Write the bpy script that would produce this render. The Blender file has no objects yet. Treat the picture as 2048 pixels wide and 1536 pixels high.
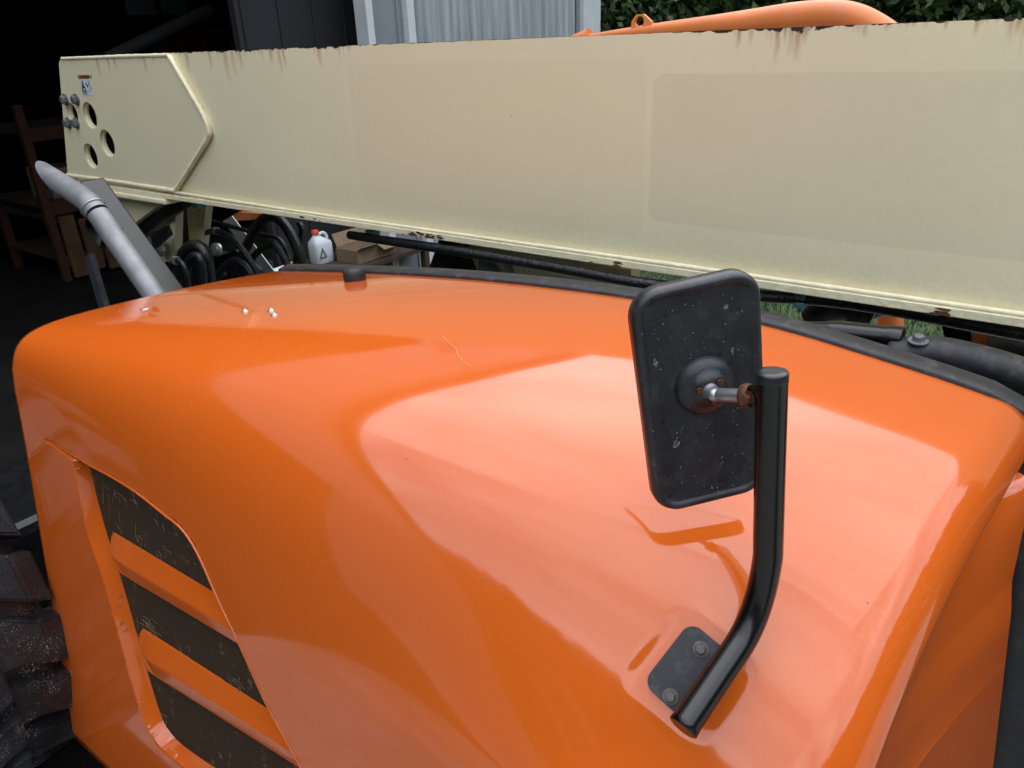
import bpy, bmesh, math, random
import numpy as np
from mathutils import Vector, Matrix, Quaternion
from mathutils.geometry import tessellate_polygon
random.seed(7); np.random.seed(7)
sc = bpy.context.scene
COL = sc.collection

# ------------------------------------------------------------------ camera
F, TH, ROLL, AZ, ZC = 1500.0, math.radians(24.7), math.radians(2.35), math.radians(53), 1.9
_h = Vector((-math.cos(AZ), math.sin(AZ), 0)); _z = Vector((0, 0, 1))
FWD = _h * math.cos(TH) - _z * math.sin(TH)
_r0 = FWD.cross(_z).normalized(); _u0 = _r0.cross(FWD)
RT = _r0 * math.cos(ROLL) - _u0 * math.sin(ROLL)
UP = _u0 * math.cos(ROLL) + _r0 * math.sin(ROLL)
CAM = Vector((0, 0, ZC))
cd = bpy.data.cameras.new('camera'); cam = bpy.data.objects.new('camera', cd); COL.objects.link(cam)
cd.lens = F / 2048 * 36; cd.sensor_width = 36; cd.clip_start = 0.02; cd.clip_end = 2000
M = Matrix((RT, UP, -FWD)).transposed().to_4x4(); M.translation = CAM
cam.matrix_world = M
sc.camera = cam

# ------------------------------------------------------------------ sky and sun
SUN_EL, SUN_AZ = math.radians(64), math.radians(115)      # azimuth of the sun from +X, counter-clockwise
w = bpy.data.worlds.new('World'); sc.world = w; w.use_nodes = True
nt = w.node_tree; N = nt.nodes; L = nt.links
for n in list(N): N.remove(n)
out = N.new('ShaderNodeOutputWorld'); bg = N.new('ShaderNodeBackground'); bg.inputs[1].default_value = 0.15
sky = N.new('ShaderNodeTexSky'); sky.sky_type = 'NISHITA'; sky.sun_disc = False
sky.sun_elevation = SUN_EL; sky.sun_rotation = math.pi / 2 - SUN_AZ; sky.air_density = 1.2; sky.dust_density = 2.0
tc = N.new('ShaderNodeTexCoord'); mp = N.new('ShaderNodeMapping'); mp.inputs['Scale'].default_value = (1.0, 1.6, 2.2)
nz = N.new('ShaderNodeTexNoise'); nz.inputs['Scale'].default_value = 1.7; nz.inputs['Detail'].default_value = 3.5; nz.inputs['Roughness'].default_value = 0.55
cr = N.new('ShaderNodeValToRGB'); cr.color_ramp.elements[0].position = 0.36; cr.color_ramp.elements[0].color = (4.6, 5.2, 6.0, 1)
cr.color_ramp.elements[1].position = 0.66; cr.color_ramp.elements[1].color = (10.0, 10.2, 10.6, 1)
mx = N.new('ShaderNodeMix'); mx.data_type = 'RGBA'; mx.inputs[0].default_value = 0.85
L.new(tc.outputs['Generated'], mp.inputs[0]); L.new(mp.outputs[0], nz.inputs['Vector']); L.new(nz.outputs[0], cr.inputs[0])
L.new(sky.outputs[0], mx.inputs[6]); L.new(cr.outputs[0], mx.inputs[7]); L.new(mx.outputs[2], bg.inputs[0]); L.new(bg.outputs[0], out.inputs[0])
sd = bpy.data.lights.new('sun', 'SUN'); sd.energy = 0.6; sd.angle = math.radians(85); sd.color = (1.0, 0.96, 0.9)
sun = bpy.data.objects.new('sun', sd); COL.objects.link(sun)
sdir = Vector((math.cos(SUN_EL) * math.cos(SUN_AZ), math.cos(SUN_EL) * math.sin(SUN_AZ), math.sin(SUN_EL)))
sun.rotation_euler = sdir.to_track_quat('Z', 'Y').to_euler(); sun.location = (-2, -3, 9)
vs = sc.view_settings; vs.view_transform = 'Standard'; vs.look = 'None'; vs.exposure = 1.2; vs.gamma = 1.0; vs.use_curve_mapping = False
sc.cycles.max_bounces = 8; sc.cycles.glossy_bounces = 5

# ------------------------------------------------------------------ measuring helpers (a sight line met with a real plane)
def ray(x, y): return FWD + RT * ((x - 1024) / F) - UP * ((y - 768) / F)
def atY(x, y, Y): d = ray(x, y); return CAM + d * (Y / d.y)
def atX(x, y, X): d = ray(x, y); return CAM + d * (X / d.x)
def atZ(x, y, Z): d = ray(x, y); return CAM + d * ((Z - ZC) / d.z)
def atR(x, y, R): return CAM + ray(x, y).normalized() * R
SA, SB = 0.358, 0.1475                                    # the hood's flat side: Y = SA + SB * Z
def side(x, y, inset=0.0):
    d = ray(x, y); t = (SA + inset + SB * ZC) / (d.y - SB * d.z); return CAM + d * t

# ------------------------------------------------------------------ materials
def mat(name, col, rough=0.5, metal=0.0, var=0.0, vscale=6.0, bump=0.0, bscale=80.0, coat=0.0, spec=0.5, dust=0.0, dcol=(0.35, 0.32, 0.28), dscale=25.0, dpos=0.62):
    m = bpy.data.materials.new(name); m.use_nodes = True
    n = m.node_tree.nodes; l = m.node_tree.links; b = n['Principled BSDF']
    b.inputs['Roughness'].default_value = rough; b.inputs['Metallic'].default_value = metal
    b.inputs['Coat Weight'].default_value = coat; b.inputs['Coat Roughness'].default_value = 0.03
    b.inputs['Specular IOR Level'].default_value = spec
    g = n.new('ShaderNodeNewGeometry'); last = None
    rgb = n.new('ShaderNodeRGB'); rgb.outputs[0].default_value = (*col, 1); last = rgb.outputs[0]
    if var > 0:
        t = n.new('ShaderNodeTexNoise'); t.inputs['Scale'].default_value = vscale; t.inputs['Detail'].default_value = 6
        l.new(g.outputs['Position'], t.inputs['Vector'])
        r = n.new('ShaderNodeMapRange'); r.inputs[1].default_value = 0.3; r.inputs[2].default_value = 0.7
        r.inputs[3].default_value = 1 - var; r.inputs[4].default_value = 1 + var; l.new(t.outputs[0], r.inputs[0])
        hs = n.new('ShaderNodeHueSaturation'); l.new(r.outputs[0], hs.inputs['Value']); l.new(last, hs.inputs['Color']); last = hs.outputs[0]
    if dust > 0:
        t = n.new('ShaderNodeTexNoise'); t.inputs['Scale'].default_value = dscale; t.inputs['Detail'].default_value = 8; t.inputs['Roughness'].default_value = 0.65
        l.new(g.outputs['Position'], t.inputs['Vector'])
        r = n.new('ShaderNodeMapRange'); r.inputs[1].default_value = dpos - 0.1; r.inputs[2].default_value = dpos + 0.08; r.inputs[3].default_value = 0; r.inputs[4].default_value = dust
        l.new(t.outputs[0], r.inputs[0])
        mm = n.new('ShaderNodeMix'); mm.data_type = 'RGBA'; mm.inputs[7].default_value = (*dcol, 1)
        l.new(r.outputs[0], mm.inputs[0]); l.new(last, mm.inputs[6]); last = mm.outputs[2]
    l.new(last, b.inputs['Base Color'])
    if bump > 0:
        t = n.new('ShaderNodeTexNoise'); t.inputs['Scale'].default_value = bscale; t.inputs['Detail'].default_value = 4
        l.new(g.outputs['Position'], t.inputs['Vector'])
        bp = n.new('ShaderNodeBump'); bp.inputs['Strength'].default_value = bump; bp.inputs['Distance'].default_value = 0.01
        l.new(t.outputs[0], bp.inputs['Height']); l.new(bp.outputs[0], b.inputs['Normal'])
    return m
def nodes_of(m): return m.node_tree.nodes, m.node_tree.links, m.node_tree.nodes['Principled BSDF']

ORANGE = (0.55, 0.099, 0.010)
mt = {}
mt['orange'] = mat('orange_paint', ORANGE, 0.10, var=0.03, vscale=2.5, bump=0.004, bscale=260, coat=0.6)
mt['orange2'] = mat('orange_paint_weathered', (0.72, 0.20, 0.055), 0.35, var=0.08, vscale=9, bump=0.02, dust=0.25)
mt['orange_gloom'] = mat('orange_steel_gloom', (0.05, 0.012, 0.003), 0.8, var=0.25, vscale=5, dust=0.4, dcol=(0.04, 0.03, 0.02))  # barn gloom put into the colour, far darker than the orange paint
mt['yellow_gloom'] = mat('yellow_crate_gloom', (0.10, 0.050, 0.018), 0.85, var=0.3, vscale=7, dust=0.4, dcol=(0.05, 0.04, 0.03))  # yellow darkened in its base colour for the dim barn
mt['black'] = mat('black_powder_coat', (0.012, 0.012, 0.015), 0.32, var=0.3, vscale=30, bump=0.03, bscale=400, dust=0.10, dscale=60, dpos=0.66)
mt['tubeblack'] = mat('black_gloss_tube', (0.0035, 0.0032, 0.0035), 0.24, bump=0.01, bscale=300, dust=0.06, dscale=40, dpos=0.75)
mt['rubber'] = mat('black_rubber', (0.016, 0.016, 0.019), 0.55, var=0.25, vscale=20, bump=0.04, bscale=300, dust=0.12, dscale=45)
mt['hose'] = mat('black_hose', (0.010, 0.010, 0.011), 0.3, var=0.3, vscale=40, bump=0.35, bscale=140, dust=0.25, dcol=(0.2, 0.2, 0.2), dscale=120, dpos=0.64)
mt['steel'] = mat('zinc_steel', (0.45, 0.46, 0.48), 0.38, 0.85, var=0.15, vscale=60, bump=0.03, bscale=200)
mt['boltgrey'] = mat('dull_bolt_steel', (0.22, 0.22, 0.23), 0.5, 0.6, var=0.25, vscale=70)
mt['boltdark'] = mat('dull_dark_bolt', (0.10, 0.09, 0.085), 0.55, 0.5, var=0.3, vscale=90)
mt['rustbolt'] = mat('rusty_bolt', (0.10, 0.04, 0.02), 0.6, 0.4, var=0.5, vscale=150, bump=0.2, bscale=300)
mt['alu'] = mat('aluminised_pipe', (0.23, 0.23, 0.24), 0.5, 0.35, var=0.22, vscale=18, bump=0.05, bscale=150, dust=0.35, dcol=(0.13, 0.12, 0.11), dscale=55, dpos=0.66)
mt['teal'] = mat('teal_clamp_plastic', (0.09, 0.24, 0.25), 0.5, var=0.15, vscale=40)
mt['cardboard'] = mat('cardboard', (0.22, 0.15, 0.095), 0.85, var=0.15, vscale=12, bump=0.03)
mt['jug'] = mat('white_translucent_plastic', (0.62, 0.66, 0.70), 0.4, var=0.05)
mt['red'] = mat('red_cap', (0.55, 0.07, 0.03), 0.45)
mt['yellow'] = mat('yellow_plastic', (0.55, 0.30, 0.03), 0.5)
mt['wood'] = mat('grimy_wood', (0.045, 0.028, 0.018), 0.8, var=0.3, vscale=8)
mt['trim'] = mat('white_metal_trim', (0.60, 0.63, 0.66), 0.4, var=0.06, vscale=6, dust=0.2, dcol=(0.3, 0.3, 0.3))
mt['jamb'] = mat('grey_door_metal', (0.22, 0.24, 0.27), 0.45, var=0.08, vscale=4)
mt['barn_in'] = mat('dark_barn_lining', (0.010, 0.010, 0.012), 0.9, var=0.4, vscale=2)  # near-black base colour deepens the shade inside the barn
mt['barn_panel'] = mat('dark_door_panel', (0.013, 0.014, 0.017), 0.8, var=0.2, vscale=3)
mt['concrete'] = mat('shade_dark_concrete', (0.012, 0.011, 0.010), 0.95, var=0.35, vscale=3, bump=0.1, bscale=30, spec=0.08)  # near black: barn gloom and machine shadow put into the colour
mt['mirror'] = mat('mirror_glass', (0.85, 0.86, 0.87), 0.03, 1.0, dust=0.1, dscale=60)
mt['white'] = mat('white_vinyl', (0.72, 0.74, 0.76), 0.45)
mt['decal_orange'] = mat('orange_vinyl', (0.45, 0.17, 0.03), 0.5)
mt['ink'] = mat('black_ink', (0.01, 0.01, 0.01), 0.5)
mt['bark'] = mat('bark', (0.09, 0.075, 0.06), 0.9, var=0.35, vscale=5, bump=0.5, bscale=15)
mt['greyplastic'] = mat('grey_fender_plastic', (0.045, 0.05, 0.058), 0.4, var=0.2, vscale=10, dust=0.2)
mt['stone'] = mat('gravel_stone', (0.36, 0.35, 0.335), 0.85, var=0.5, vscale=45)

# orange hood paint: light haze of dust, hairline scratches
def hood_material():
    m = mat('orange_hood_paint', ORANGE, 0.12, var=0.025, vscale=2.0, bump=0.0025, bscale=300, coat=0.42)
    n, l, b = nodes_of(m); g = n.new('ShaderNodeNewGeometry')
    t = n.new('ShaderNodeTexNoise'); t.inputs['Scale'].default_value = 3.5; t.inputs['Detail'].default_value = 5
    l.new(g.outputs['Position'], t.inputs['Vector'])
    r = n.new('ShaderNodeMapRange'); r.inputs[1].default_value = 0.35; r.inputs[2].default_value = 0.75; r.inputs[3].default_value = 0.06; r.inputs[4].default_value = 0.16
    l.new(t.outputs[0], r.inputs[0]); l.new(r.outputs[0], b.inputs['Roughness'])
    dn1 = n.new('ShaderNodeTexNoise'); dn1.inputs['Scale'].default_value = 190; dn1.inputs['Detail'].default_value = 4; l.new(g.outputs['Position'], dn1.inputs['Vector'])
    dn2 = n.new('ShaderNodeTexNoise'); dn2.inputs['Scale'].default_value = 4.5; dn2.inputs['Detail'].default_value = 6; dn2.inputs['Roughness'].default_value = 0.65; l.new(g.outputs['Position'], dn2.inputs['Vector'])
    q1 = n.new('ShaderNodeMapRange'); q1.inputs[1].default_value = 0.45; q1.inputs[2].default_value = 0.75; l.new(dn1.outputs[0], q1.inputs[0])
    q2 = n.new('ShaderNodeMapRange'); q2.inputs[1].default_value = 0.42; q2.inputs[2].default_value = 0.72; q2.inputs[3].default_value = 0.01; q2.inputs[4].default_value = 0.12; l.new(dn2.outputs[0], q2.inputs[0])
    q3 = n.new('ShaderNodeMath'); q3.operation = 'MULTIPLY'; l.new(q1.outputs[0], q3.inputs[0]); l.new(q2.outputs[0], q3.inputs[1])
    sr = b.inputs['Base Color'].links[0].from_socket
    qm = n.new('ShaderNodeMix'); qm.data_type = 'RGBA'; qm.inputs[7].default_value = (0.62, 0.36, 0.20, 1); l.new(q3.outputs[0], qm.inputs[0]); l.new(sr, qm.inputs[6]); l.new(qm.outputs[2], b.inputs['Base Color'])
    q4 = n.new('ShaderNodeMapRange'); q4.inputs[1].default_value = 0.42; q4.inputs[2].default_value = 0.75; q4.inputs[3].default_value = 0.015; q4.inputs[4].default_value = 0.05; l.new(dn2.outputs[0], q4.inputs[0]); l.new(q4.outputs[0], b.inputs['Coat Roughness'])
    # fly specks
    v = n.new('ShaderNodeTexVoronoi'); v.inputs['Scale'].default_value = 13; l.new(g.outputs['Position'], v.inputs['Vector'])
    r2 = n.new('ShaderNodeMapRange'); r2.inputs[1].default_value = 0.016; r2.inputs[2].default_value = 0.022; r2.inputs[3].default_value = 0.8; r2.inputs[4].default_value = 0
    l.new(v.outputs['Distance'], r2.inputs[0])
    src = b.inputs['Base Color'].links[0].from_socket
    mm = n.new('ShaderNodeMix'); mm.data_type = 'RGBA'; mm.inputs[7].default_value = (0.06, 0.03, 0.015, 1)
    l.new(r2.outputs[0], mm.inputs[0]); l.new(src, mm.inputs[6]); l.new(mm.outputs[2], b.inputs['Base Color'])
    return m
mt['hood'] = hood_material()

# cream boom paint: rust running down from the top edge, faded decal ghosts, dirt
BX0, BX1, BY, BZ0, BZ1 = -3.53, 0.55, 1.555, 1.400, 1.900
def boom_material():
    m = mat('cream_boom_paint', (0.81, 0.74, 0.505), 0.42, var=0.03, vscale=3, bump=0.012, bscale=60)
    n, l, b = nodes_of(m); g = n.new('ShaderNodeNewGeometry')
    sep = n.new('ShaderNodeSeparateXYZ'); l.new(g.outputs['Position'], sep.inputs[0])
    def math_(op, a, c=None, clamp=False):
        q = n.new('ShaderNodeMath'); q.operation = op; q.use_clamp = clamp
        for i, s in enumerate((a, c)):
            if s is None: continue
            if isinstance(s, (int, float)): q.inputs[i].default_value = s
            else: l.new(s, q.inputs[i])
        return q.outputs[0]
    def mr(s, a, c, d, e):
        q = n.new('ShaderNodeMapRange'); q.inputs[1].default_value = a; q.inputs[2].default_value = c; q.inputs[3].default_value = d; q.inputs[4].default_value = e
        l.new(s, q.inputs[0]); return q.outputs[0]
    def noise(scale, sc3=(1, 1, 1), det=5, off=(0, 0, 0)):
        q = n.new('ShaderNodeMapping'); q.inputs['Scale'].default_value = sc3; q.inputs['Location'].default_value = off; l.new(g.outputs['Position'], q.inputs[0])
        t = n.new('ShaderNodeTexNoise'); t.inputs['Scale'].default_value = scale; t.inputs['Detail'].default_value = det; l.new(q.outputs[0], t.inputs['Vector']); return t.outputs[0]
    X, Z = sep.outputs[0], sep.outputs[2]
    # how rusty the top edge is along the boom
    ramp = n.new('ShaderNodeValToRGB'); e = ramp.color_ramp.elements
    spots = [(-3.34, .45), (-2.9, .5), (-2.54, .45), (-2.3, .62), (-2.23, .75), (-2.05, .72), (-1.9, .55), (-1.78, .7), (-1.6, .45), (-1.3, .3), (-.95, .15), (-.75, .25), (-.63, .6), (-.55, .6), (-.5, .95), (-.455, .95), (-.42, .55), (-.37, .68), (-.3, .45), (-.2, .75), (-.17, .55), (-.12, .95), (.5, .8)]
    e[0].position = 0; e[0].color = (.4, .4, .4, 1); e[1].position = 1; e[1].color = (.8, .8, .8, 1)
    for x, v in spots:
        k = e.new((x + 3.6) / 4.2); k.color = (v, v, v, 1)
    l.new(mr(X, -3.6, 0.6, 0, 1), ramp.inputs[0]); amt = ramp.outputs[0]
    streak = noise(95, (1.0, 1.0, 0.05), 3)
    fine = noise(70, (1, 1, 1), 5)
    depth = math_('SUBTRACT', BZ1, Z)
    # streak length up to ~0.10 m times amount
    gate = mr(noise(17, (1, 1, 0.02), 2, (3, 1, 7)), 0.38, 0.54, 0.0, 1.0)
    lim = math_('MULTIPLY', math_('MULTIPLY', math_('MULTIPLY', amt, amt), gate), mr(streak, 0.50, 0.74, 0.0, 0.17))
    run = math_('MULTIPLY', mr(math_('DIVIDE', depth, math_('ADD', lim, 0.0005)), 0.0, 1.1, 0.85, 0.0), mr(fine, 0.3, 0.6, 0.35, 1.0))
    run = math_('MULTIPLY', run, 0.45)
    wob = math_('ADD', X, mr(noise(22, (0.6, 1, 1), 3, (9, 0, 0)), 0, 1, -0.010, 0.010)); soft = mr(noise(60, (1, 1, 0.25), 5), 0.3, 0.7, 0.35, 1.0)
    for (px_, ln, wd) in ((198, 40, 4), (220, 30, 3), (233, 30, 3), (292, 38, 4), (310, 20, 3), (372, 38, 5), (417, 36, 4), (448, 60, 6), (463, 48, 5), (478, 36, 4), (540, 30, 5), (556, 48, 5), (566, 36, 4), (636, 40, 6), (1478, 38, 6), (1556, 70, 8), (1572, 30, 6), (1586, 56, 9), (1600, 64, 11), (1614, 34, 7), (1735, 28, 7), (1775, 16, 6), (1895, 18, 6), (1962, 32, 8), (2026, 46, 9), (2040, 34, 10)):
        a_ = atY(px_, 115 - 79 * (px_ - 120) / 1928, BY); c_ = atY(px_, 115 - 79 * (px_ - 120) / 1928 + ln, BY); e_ = atY(px_ + wd, 115 - 79 * (px_ - 120) / 1928, BY)
        sx_ = mr(math_('ABSOLUTE', math_('SUBTRACT', wob, a_.x)), (e_.x - a_.x) * 0.25, (e_.x - a_.x), 1.0, 0.0)
        sz_ = mr(depth, 0.0, (a_.z - c_.z) * 1.15, 0.95, 0.0)
        run = math_('MAXIMUM', run, math_('MULTIPLY', math_('MULTIPLY', sx_, sz_), soft))
    edge = mr(math_('DIVIDE', depth, math_('ADD', math_('MULTIPLY', math_('MULTIPLY', amt, amt), mr(noise(34, (1, 1, 1), 7), 0.46, 0.72, 0.0, 0.022)), 0.0006)), 0.75, 1.0, 1.0, 0.0)
    # faded decal outlines
    def rrect(x0, x1, z0, z1, rad, soft):
        dx = math_('SUBTRACT', math_('ABSOLUTE', math_('SUBTRACT', X, (x0 + x1) / 2)), (x1 - x0) / 2 - rad)
        dz = math_('SUBTRACT', math_('ABSOLUTE', math_('SUBTRACT', Z, (z0 + z1) / 2)), (z1 - z0) / 2 - rad)
        dx = math_('MAXIMUM', dx, 0.0); dz = math_('MAXIMUM', dz, 0.0)
        d = math_('SQRT', math_('ADD', math_('MULTIPLY', dx, dx), math_('MULTIPLY', dz, dz)))
        return mr(d, rad - soft, rad + soft, 1.0, 0.0)
    g1 = rrect(-0.765, 0.45, 1.512, 1.822, 0.03, 0.002)
    g2 = rrect(-1.70, -0.78, 1.47, 1.852, 0.03, 0.004)
    spots2 = n.new('ShaderNodeTexVoronoi'); spots2.inputs['Scale'].default_value = 15; spots2.inputs['Randomness'].default_value = 1; l.new(g.outputs['Position'], spots2.inputs['Vector'])
    sc_ = n.new('ShaderNodeSeparateColor'); l.new(spots2.outputs['Color'], sc_.inputs[0])
    chip = math_('MULTIPLY', mr(math_('SUBTRACT', spots2.outputs['Distance'], math_('MULTIPLY', sc_.outputs[1], 0.045)), 0.0, 0.008, 1.0, 0.0), mr(sc_.outputs[0], 0.70, 0.72, 0, 1))
    dirt = math_('MULTIPLY', mr(noise(55, det=8), 0.5, 0.72, 0, 0.35), mr(noise(2.2, off=(1, 5, 2)), 0.42, 0.62, 0, 1))
    low = math_('MULTIPLY', mr(Z, BZ0, BZ0 + 0.16, 0.55, 0.0), mr(noise(90, det=8), 0.42, 0.7, 0, 1))
    cur = b.inputs['Base Color'].links[0].from_socket
    def mixin(fac, col, strength=1.0, blend='MIX'):
        nonlocal cur
        q = n.new('ShaderNodeMix'); q.data_type = 'RGBA'; q.blend_type = blend; q.inputs[7].default_value = (*col, 1)
        l.new(math_('MULTIPLY', fac, strength), q.inputs[0]); l.new(cur, q.inputs[6]); cur = q.outputs[2]
    mixin(g1, (0.67, 0.615, 0.42), 0.5); mixin(g2, (0.74, 0.67, 0.45), 0.4)
    mixin(dirt, (0.36, 0.28, 0.16), 0.15); mixin(low, (0.45, 0.33, 0.15), 0.35)
    mixin(run, (0.33, 0.115, 0.018), 1.0); mixin(edge, (0.028, 0.014, 0.010), 1.0); mixin(chip, (0.03, 0.02, 0.015), 0.9)
    l.new(cur, b.inputs['Base Color'])
    rr = n.new('ShaderNodeMath'); rr.operation = 'MULTIPLY_ADD'; l.new(run, rr.inputs[0]); rr.inputs[1].default_value = 0.35; rr.inputs[2].default_value = 0.42
    l.new(rr.outputs[0], b.inputs['Roughness'])
    return m
mt['boom'] = boom_material()
mt['cream'] = mat('cream_paint', (0.81, 0.74, 0.505), 0.45, var=0.06, vscale=8, bump=0.02, bscale=90, dust=0.35, dcol=(0.16, 0.11, 0.06), dscale=30, dpos=0.66)
mt['weld'] = mat('cream_weld_bead', (0.84, 0.765, 0.53), 0.42, var=0.08, vscale=40, bump=0.25, bscale=90)

def screen_material():
    m = mat('wire_screen', (0.02, 0.017, 0.014), 0.85, spec=0.05)
    n, l, b = nodes_of(m); tcn = n.new('ShaderNodeTexCoord'); mpn = n.new('ShaderNodeMapping')
    mpn.inputs['Rotation'].default_value = (0, math.radians(35), 0); l.new(tcn.outputs['Object'], mpn.inputs[0])
    sp = n.new('ShaderNodeSeparateXYZ'); l.new(mpn.outputs[0], sp.inputs[0])
    fac = None
    for ax in (0, 2):
        a = n.new('ShaderNodeMath'); a.operation = 'MULTIPLY'; a.inputs[1].default_value = math.pi / 0.0030; l.new(sp.outputs[ax], a.inputs[0])
        s = n.new('ShaderNodeMath'); s.operation = 'SINE'; l.new(a.outputs[0], s.inputs[0])
        ab = n.new('ShaderNodeMath'); ab.operation = 'ABSOLUTE'; l.new(s.outputs[0], ab.inputs[0])
        fac = ab.outputs[0] if fac is None else fac
        if ax == 2:
            mi = n.new('ShaderNodeMath'); mi.operation = 'MINIMUM'; l.new(fac, mi.inputs[0]); l.new(ab.outputs[0], mi.inputs[1]); fac = mi.outputs[0]
    r = n.new('ShaderNodeMapRange'); r.inputs[1].default_value = 0.25; r.inputs[2].default_value = 0.55; r.inputs[3].default_value = 1; r.inputs[4].default_value = 0
    l.new(fac, r.inputs[0])
    mm = n.new('ShaderNodeMix'); mm.data_type = 'RGBA'; mm.inputs[6].default_value = (0.006, 0.005, 0.004, 1); mm.inputs[7].default_value = (0.085, 0.055, 0.034, 1)
    l.new(r.outputs[0], mm.inputs[0])
    t = n.new('ShaderNodeTexNoise'); t.inputs['Scale'].default_value = 45; t.inputs['Detail'].default_value = 6; l.new(tcn.outputs['Object'], t.inputs['Vector'])
    t2 = n.new('ShaderNodeTexNoise'); t2.inputs['Scale'].default_value = 9; l.new(tcn.outputs['Object'], t2.inputs['Vector'])
    ml = n.new('ShaderNodeMath'); ml.operation = 'MULTIPLY'
    ra = n.new('ShaderNodeMapRange'); ra.inputs[1].default_value = 0.58; ra.inputs[2].default_value = 0.66; ra.inputs[3].default_value = 0; ra.inputs[4].default_value = 0.8; l.new(t.outputs[0], ra.inputs[0])
    rb = n.new('ShaderNodeMapRange'); rb.inputs[1].default_value = 0.45; rb.inputs[2].default_value = 0.6; l.new(t2.outputs[0], rb.inputs[0])
    l.new(ra.outputs[0], ml.inputs[0]); l.new(rb.outputs[0], ml.inputs[1])
    m2 = n.new('ShaderNodeMix'); m2.data_type = 'RGBA'; m2.inputs[7].default_value = (0.12, 0.09, 0.06, 1)
    l.new(ml.outputs[0], m2.inputs[0]); l.new(mm.outputs[2], m2.inputs[6]); l.new(m2.outputs[2], b.inputs['Base Color'])
    return m
mt['screen'] = screen_material()

def tyre_material():
    m = mat('wet_dusty_glint_tyre', (0.014, 0.014, 0.017), 0.34, var=0.3, vscale=9, bump=0.15, bscale=170, dust=0.3, dcol=(0.035, 0.035, 0.04), dscale=22, dpos=0.60)
    n, l, b = nodes_of(m); g = n.new('ShaderNodeNewGeometry')
    t = n.new('ShaderNodeTexNoise'); t.inputs['Scale'].default_value = 330; t.inputs['Detail'].default_value = 2; l.new(g.outputs['Position'], t.inputs['Vector'])
    t2 = n.new('ShaderNodeTexNoise'); t2.inputs['Scale'].default_value = 14; l.new(g.outputs['Position'], t2.inputs['Vector'])
    ra = n.new('ShaderNodeMapRange'); ra.inputs[1].default_value = 0.60; ra.inputs[2].default_value = 0.66; l.new(t.outputs[0], ra.inputs[0])
    rb = n.new('ShaderNodeMapRange'); rb.inputs[1].default_value = 0.48; rb.inputs[2].default_value = 0.62; rb.inputs[3].default_value = 0.03; rb.inputs[4].default_value = 0.95; l.new(t2.outputs[0], rb.inputs[0])
    ml = n.new('ShaderNodeMath'); ml.operation = 'MULTIPLY'; l.new(ra.outputs[0], ml.inputs[0]); l.new(rb.outputs[0], ml.inputs[1])
    ds = n.new('ShaderNodeVectorMath'); ds.operation = 'DISTANCE'; l.new(g.outputs['Position'], ds.inputs[0]); ds.inputs[1].default_value = (-1.78, 0.26, 0.50)
    rd = n.new('ShaderNodeMapRange'); rd.inputs[1].default_value = 0.12; rd.inputs[2].default_value = 0.38; rd.inputs[3].default_value = 1.0; rd.inputs[4].default_value = 0.05; l.new(ds.outputs['Value'], rd.inputs[0])
    m3 = n.new('ShaderNodeMath'); m3.operation = 'MULTIPLY'; l.new(ml.outputs[0], m3.inputs[0]); l.new(rd.outputs[0], m3.inputs[1]); ml = m3
    src = b.inputs['Base Color'].links[0].from_socket
    mm = n.new('ShaderNodeMix'); mm.data_type = 'RGBA'; mm.inputs[7].default_value = (0.60, 0.62, 0.65, 1)  # pale flecks paint wet glitter into the colour
    l.new(ml.outputs[0], mm.inputs[0]); l.new(src, mm.inputs[6]); l.new(mm.outputs[2], b.inputs['Base Color'])
    return m
mt['tyre'] = tyre_material()

def mirror_back_material():
    m = mat('black_mirror_shell', (0.014, 0.015, 0.019), 0.38, var=0.25, vscale=25, bump=0.03, bscale=350, dust=0.06, dscale=50)
    n, l, b = nodes_of(m); g = n.new('ShaderNodeNewGeometry')
    cur = b.inputs['Base Color'].links[0].from_socket
    for scale, lo, hi, col in ((58, 0.045, 0.075, (0.16, 0.16, 0.17)), (115, 0.07, 0.10, (0.10, 0.10, 0.105)), (40, 0.09, 0.13, (0.002, 0.002, 0.002))):
        v = n.new('ShaderNodeTexVoronoi'); v.inputs['Scale'].default_value = scale; v.inputs['Randomness'].default_value = 1; l.new(g.outputs['Position'], v.inputs['Vector'])
        r = n.new('ShaderNodeMapRange'); r.inputs[1].default_value = lo; r.inputs[2].default_value = hi; r.inputs[3].default_value = 0.85; r.inputs[4].default_value = 0; l.new(v.outputs['Distance'], r.inputs[0])
        mm = n.new('ShaderNodeMix'); mm.data_type = 'RGBA'; mm.inputs[7].default_value = (*col, 1)
        l.new(r.outputs[0], mm.inputs[0]); l.new(cur, mm.inputs[6]); cur = mm.outputs[2]
    l.new(cur, b.inputs['Base Color'])
    return m
mt['mirror_back'] = mirror_back_material()

def siding_material():
    m = mat('weathered_galvanised_siding', (0.40, 0.43, 0.46), 0.45, 0.25, var=0.05, vscale=3)
    n, l, b = nodes_of(m); g = n.new('ShaderNodeNewGeometry')
    mpn = n.new('ShaderNodeMapping'); mpn.inputs['Scale'].default_value = (1, 1, 0.06); l.new(g.outputs['Position'], mpn.inputs[0])
    t = n.new('ShaderNodeTexNoise'); t.inputs['Scale'].default_value = 22; t.inputs['Detail'].default_value = 6; l.new(mpn.outputs[0], t.inputs['Vector'])
    r = n.new('ShaderNodeMapRange'); r.inputs[1].default_value = 0.3; r.inputs[2].default_value = 0.7; r.inputs[3].default_value = 0.72; r.inputs[4].default_value = 1.2; l.new(t.outputs[0], r.inputs[0])
    src = b.inputs['Base Color'].links[0].from_socket
    hs = n.new('ShaderNodeHueSaturation'); l.new(r.outputs[0], hs.inputs['Value']); l.new(src, hs.inputs['Color']); l.new(hs.outputs[0], b.inputs['Base Color'])
    return m
mt['siding'] = siding_material()

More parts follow.
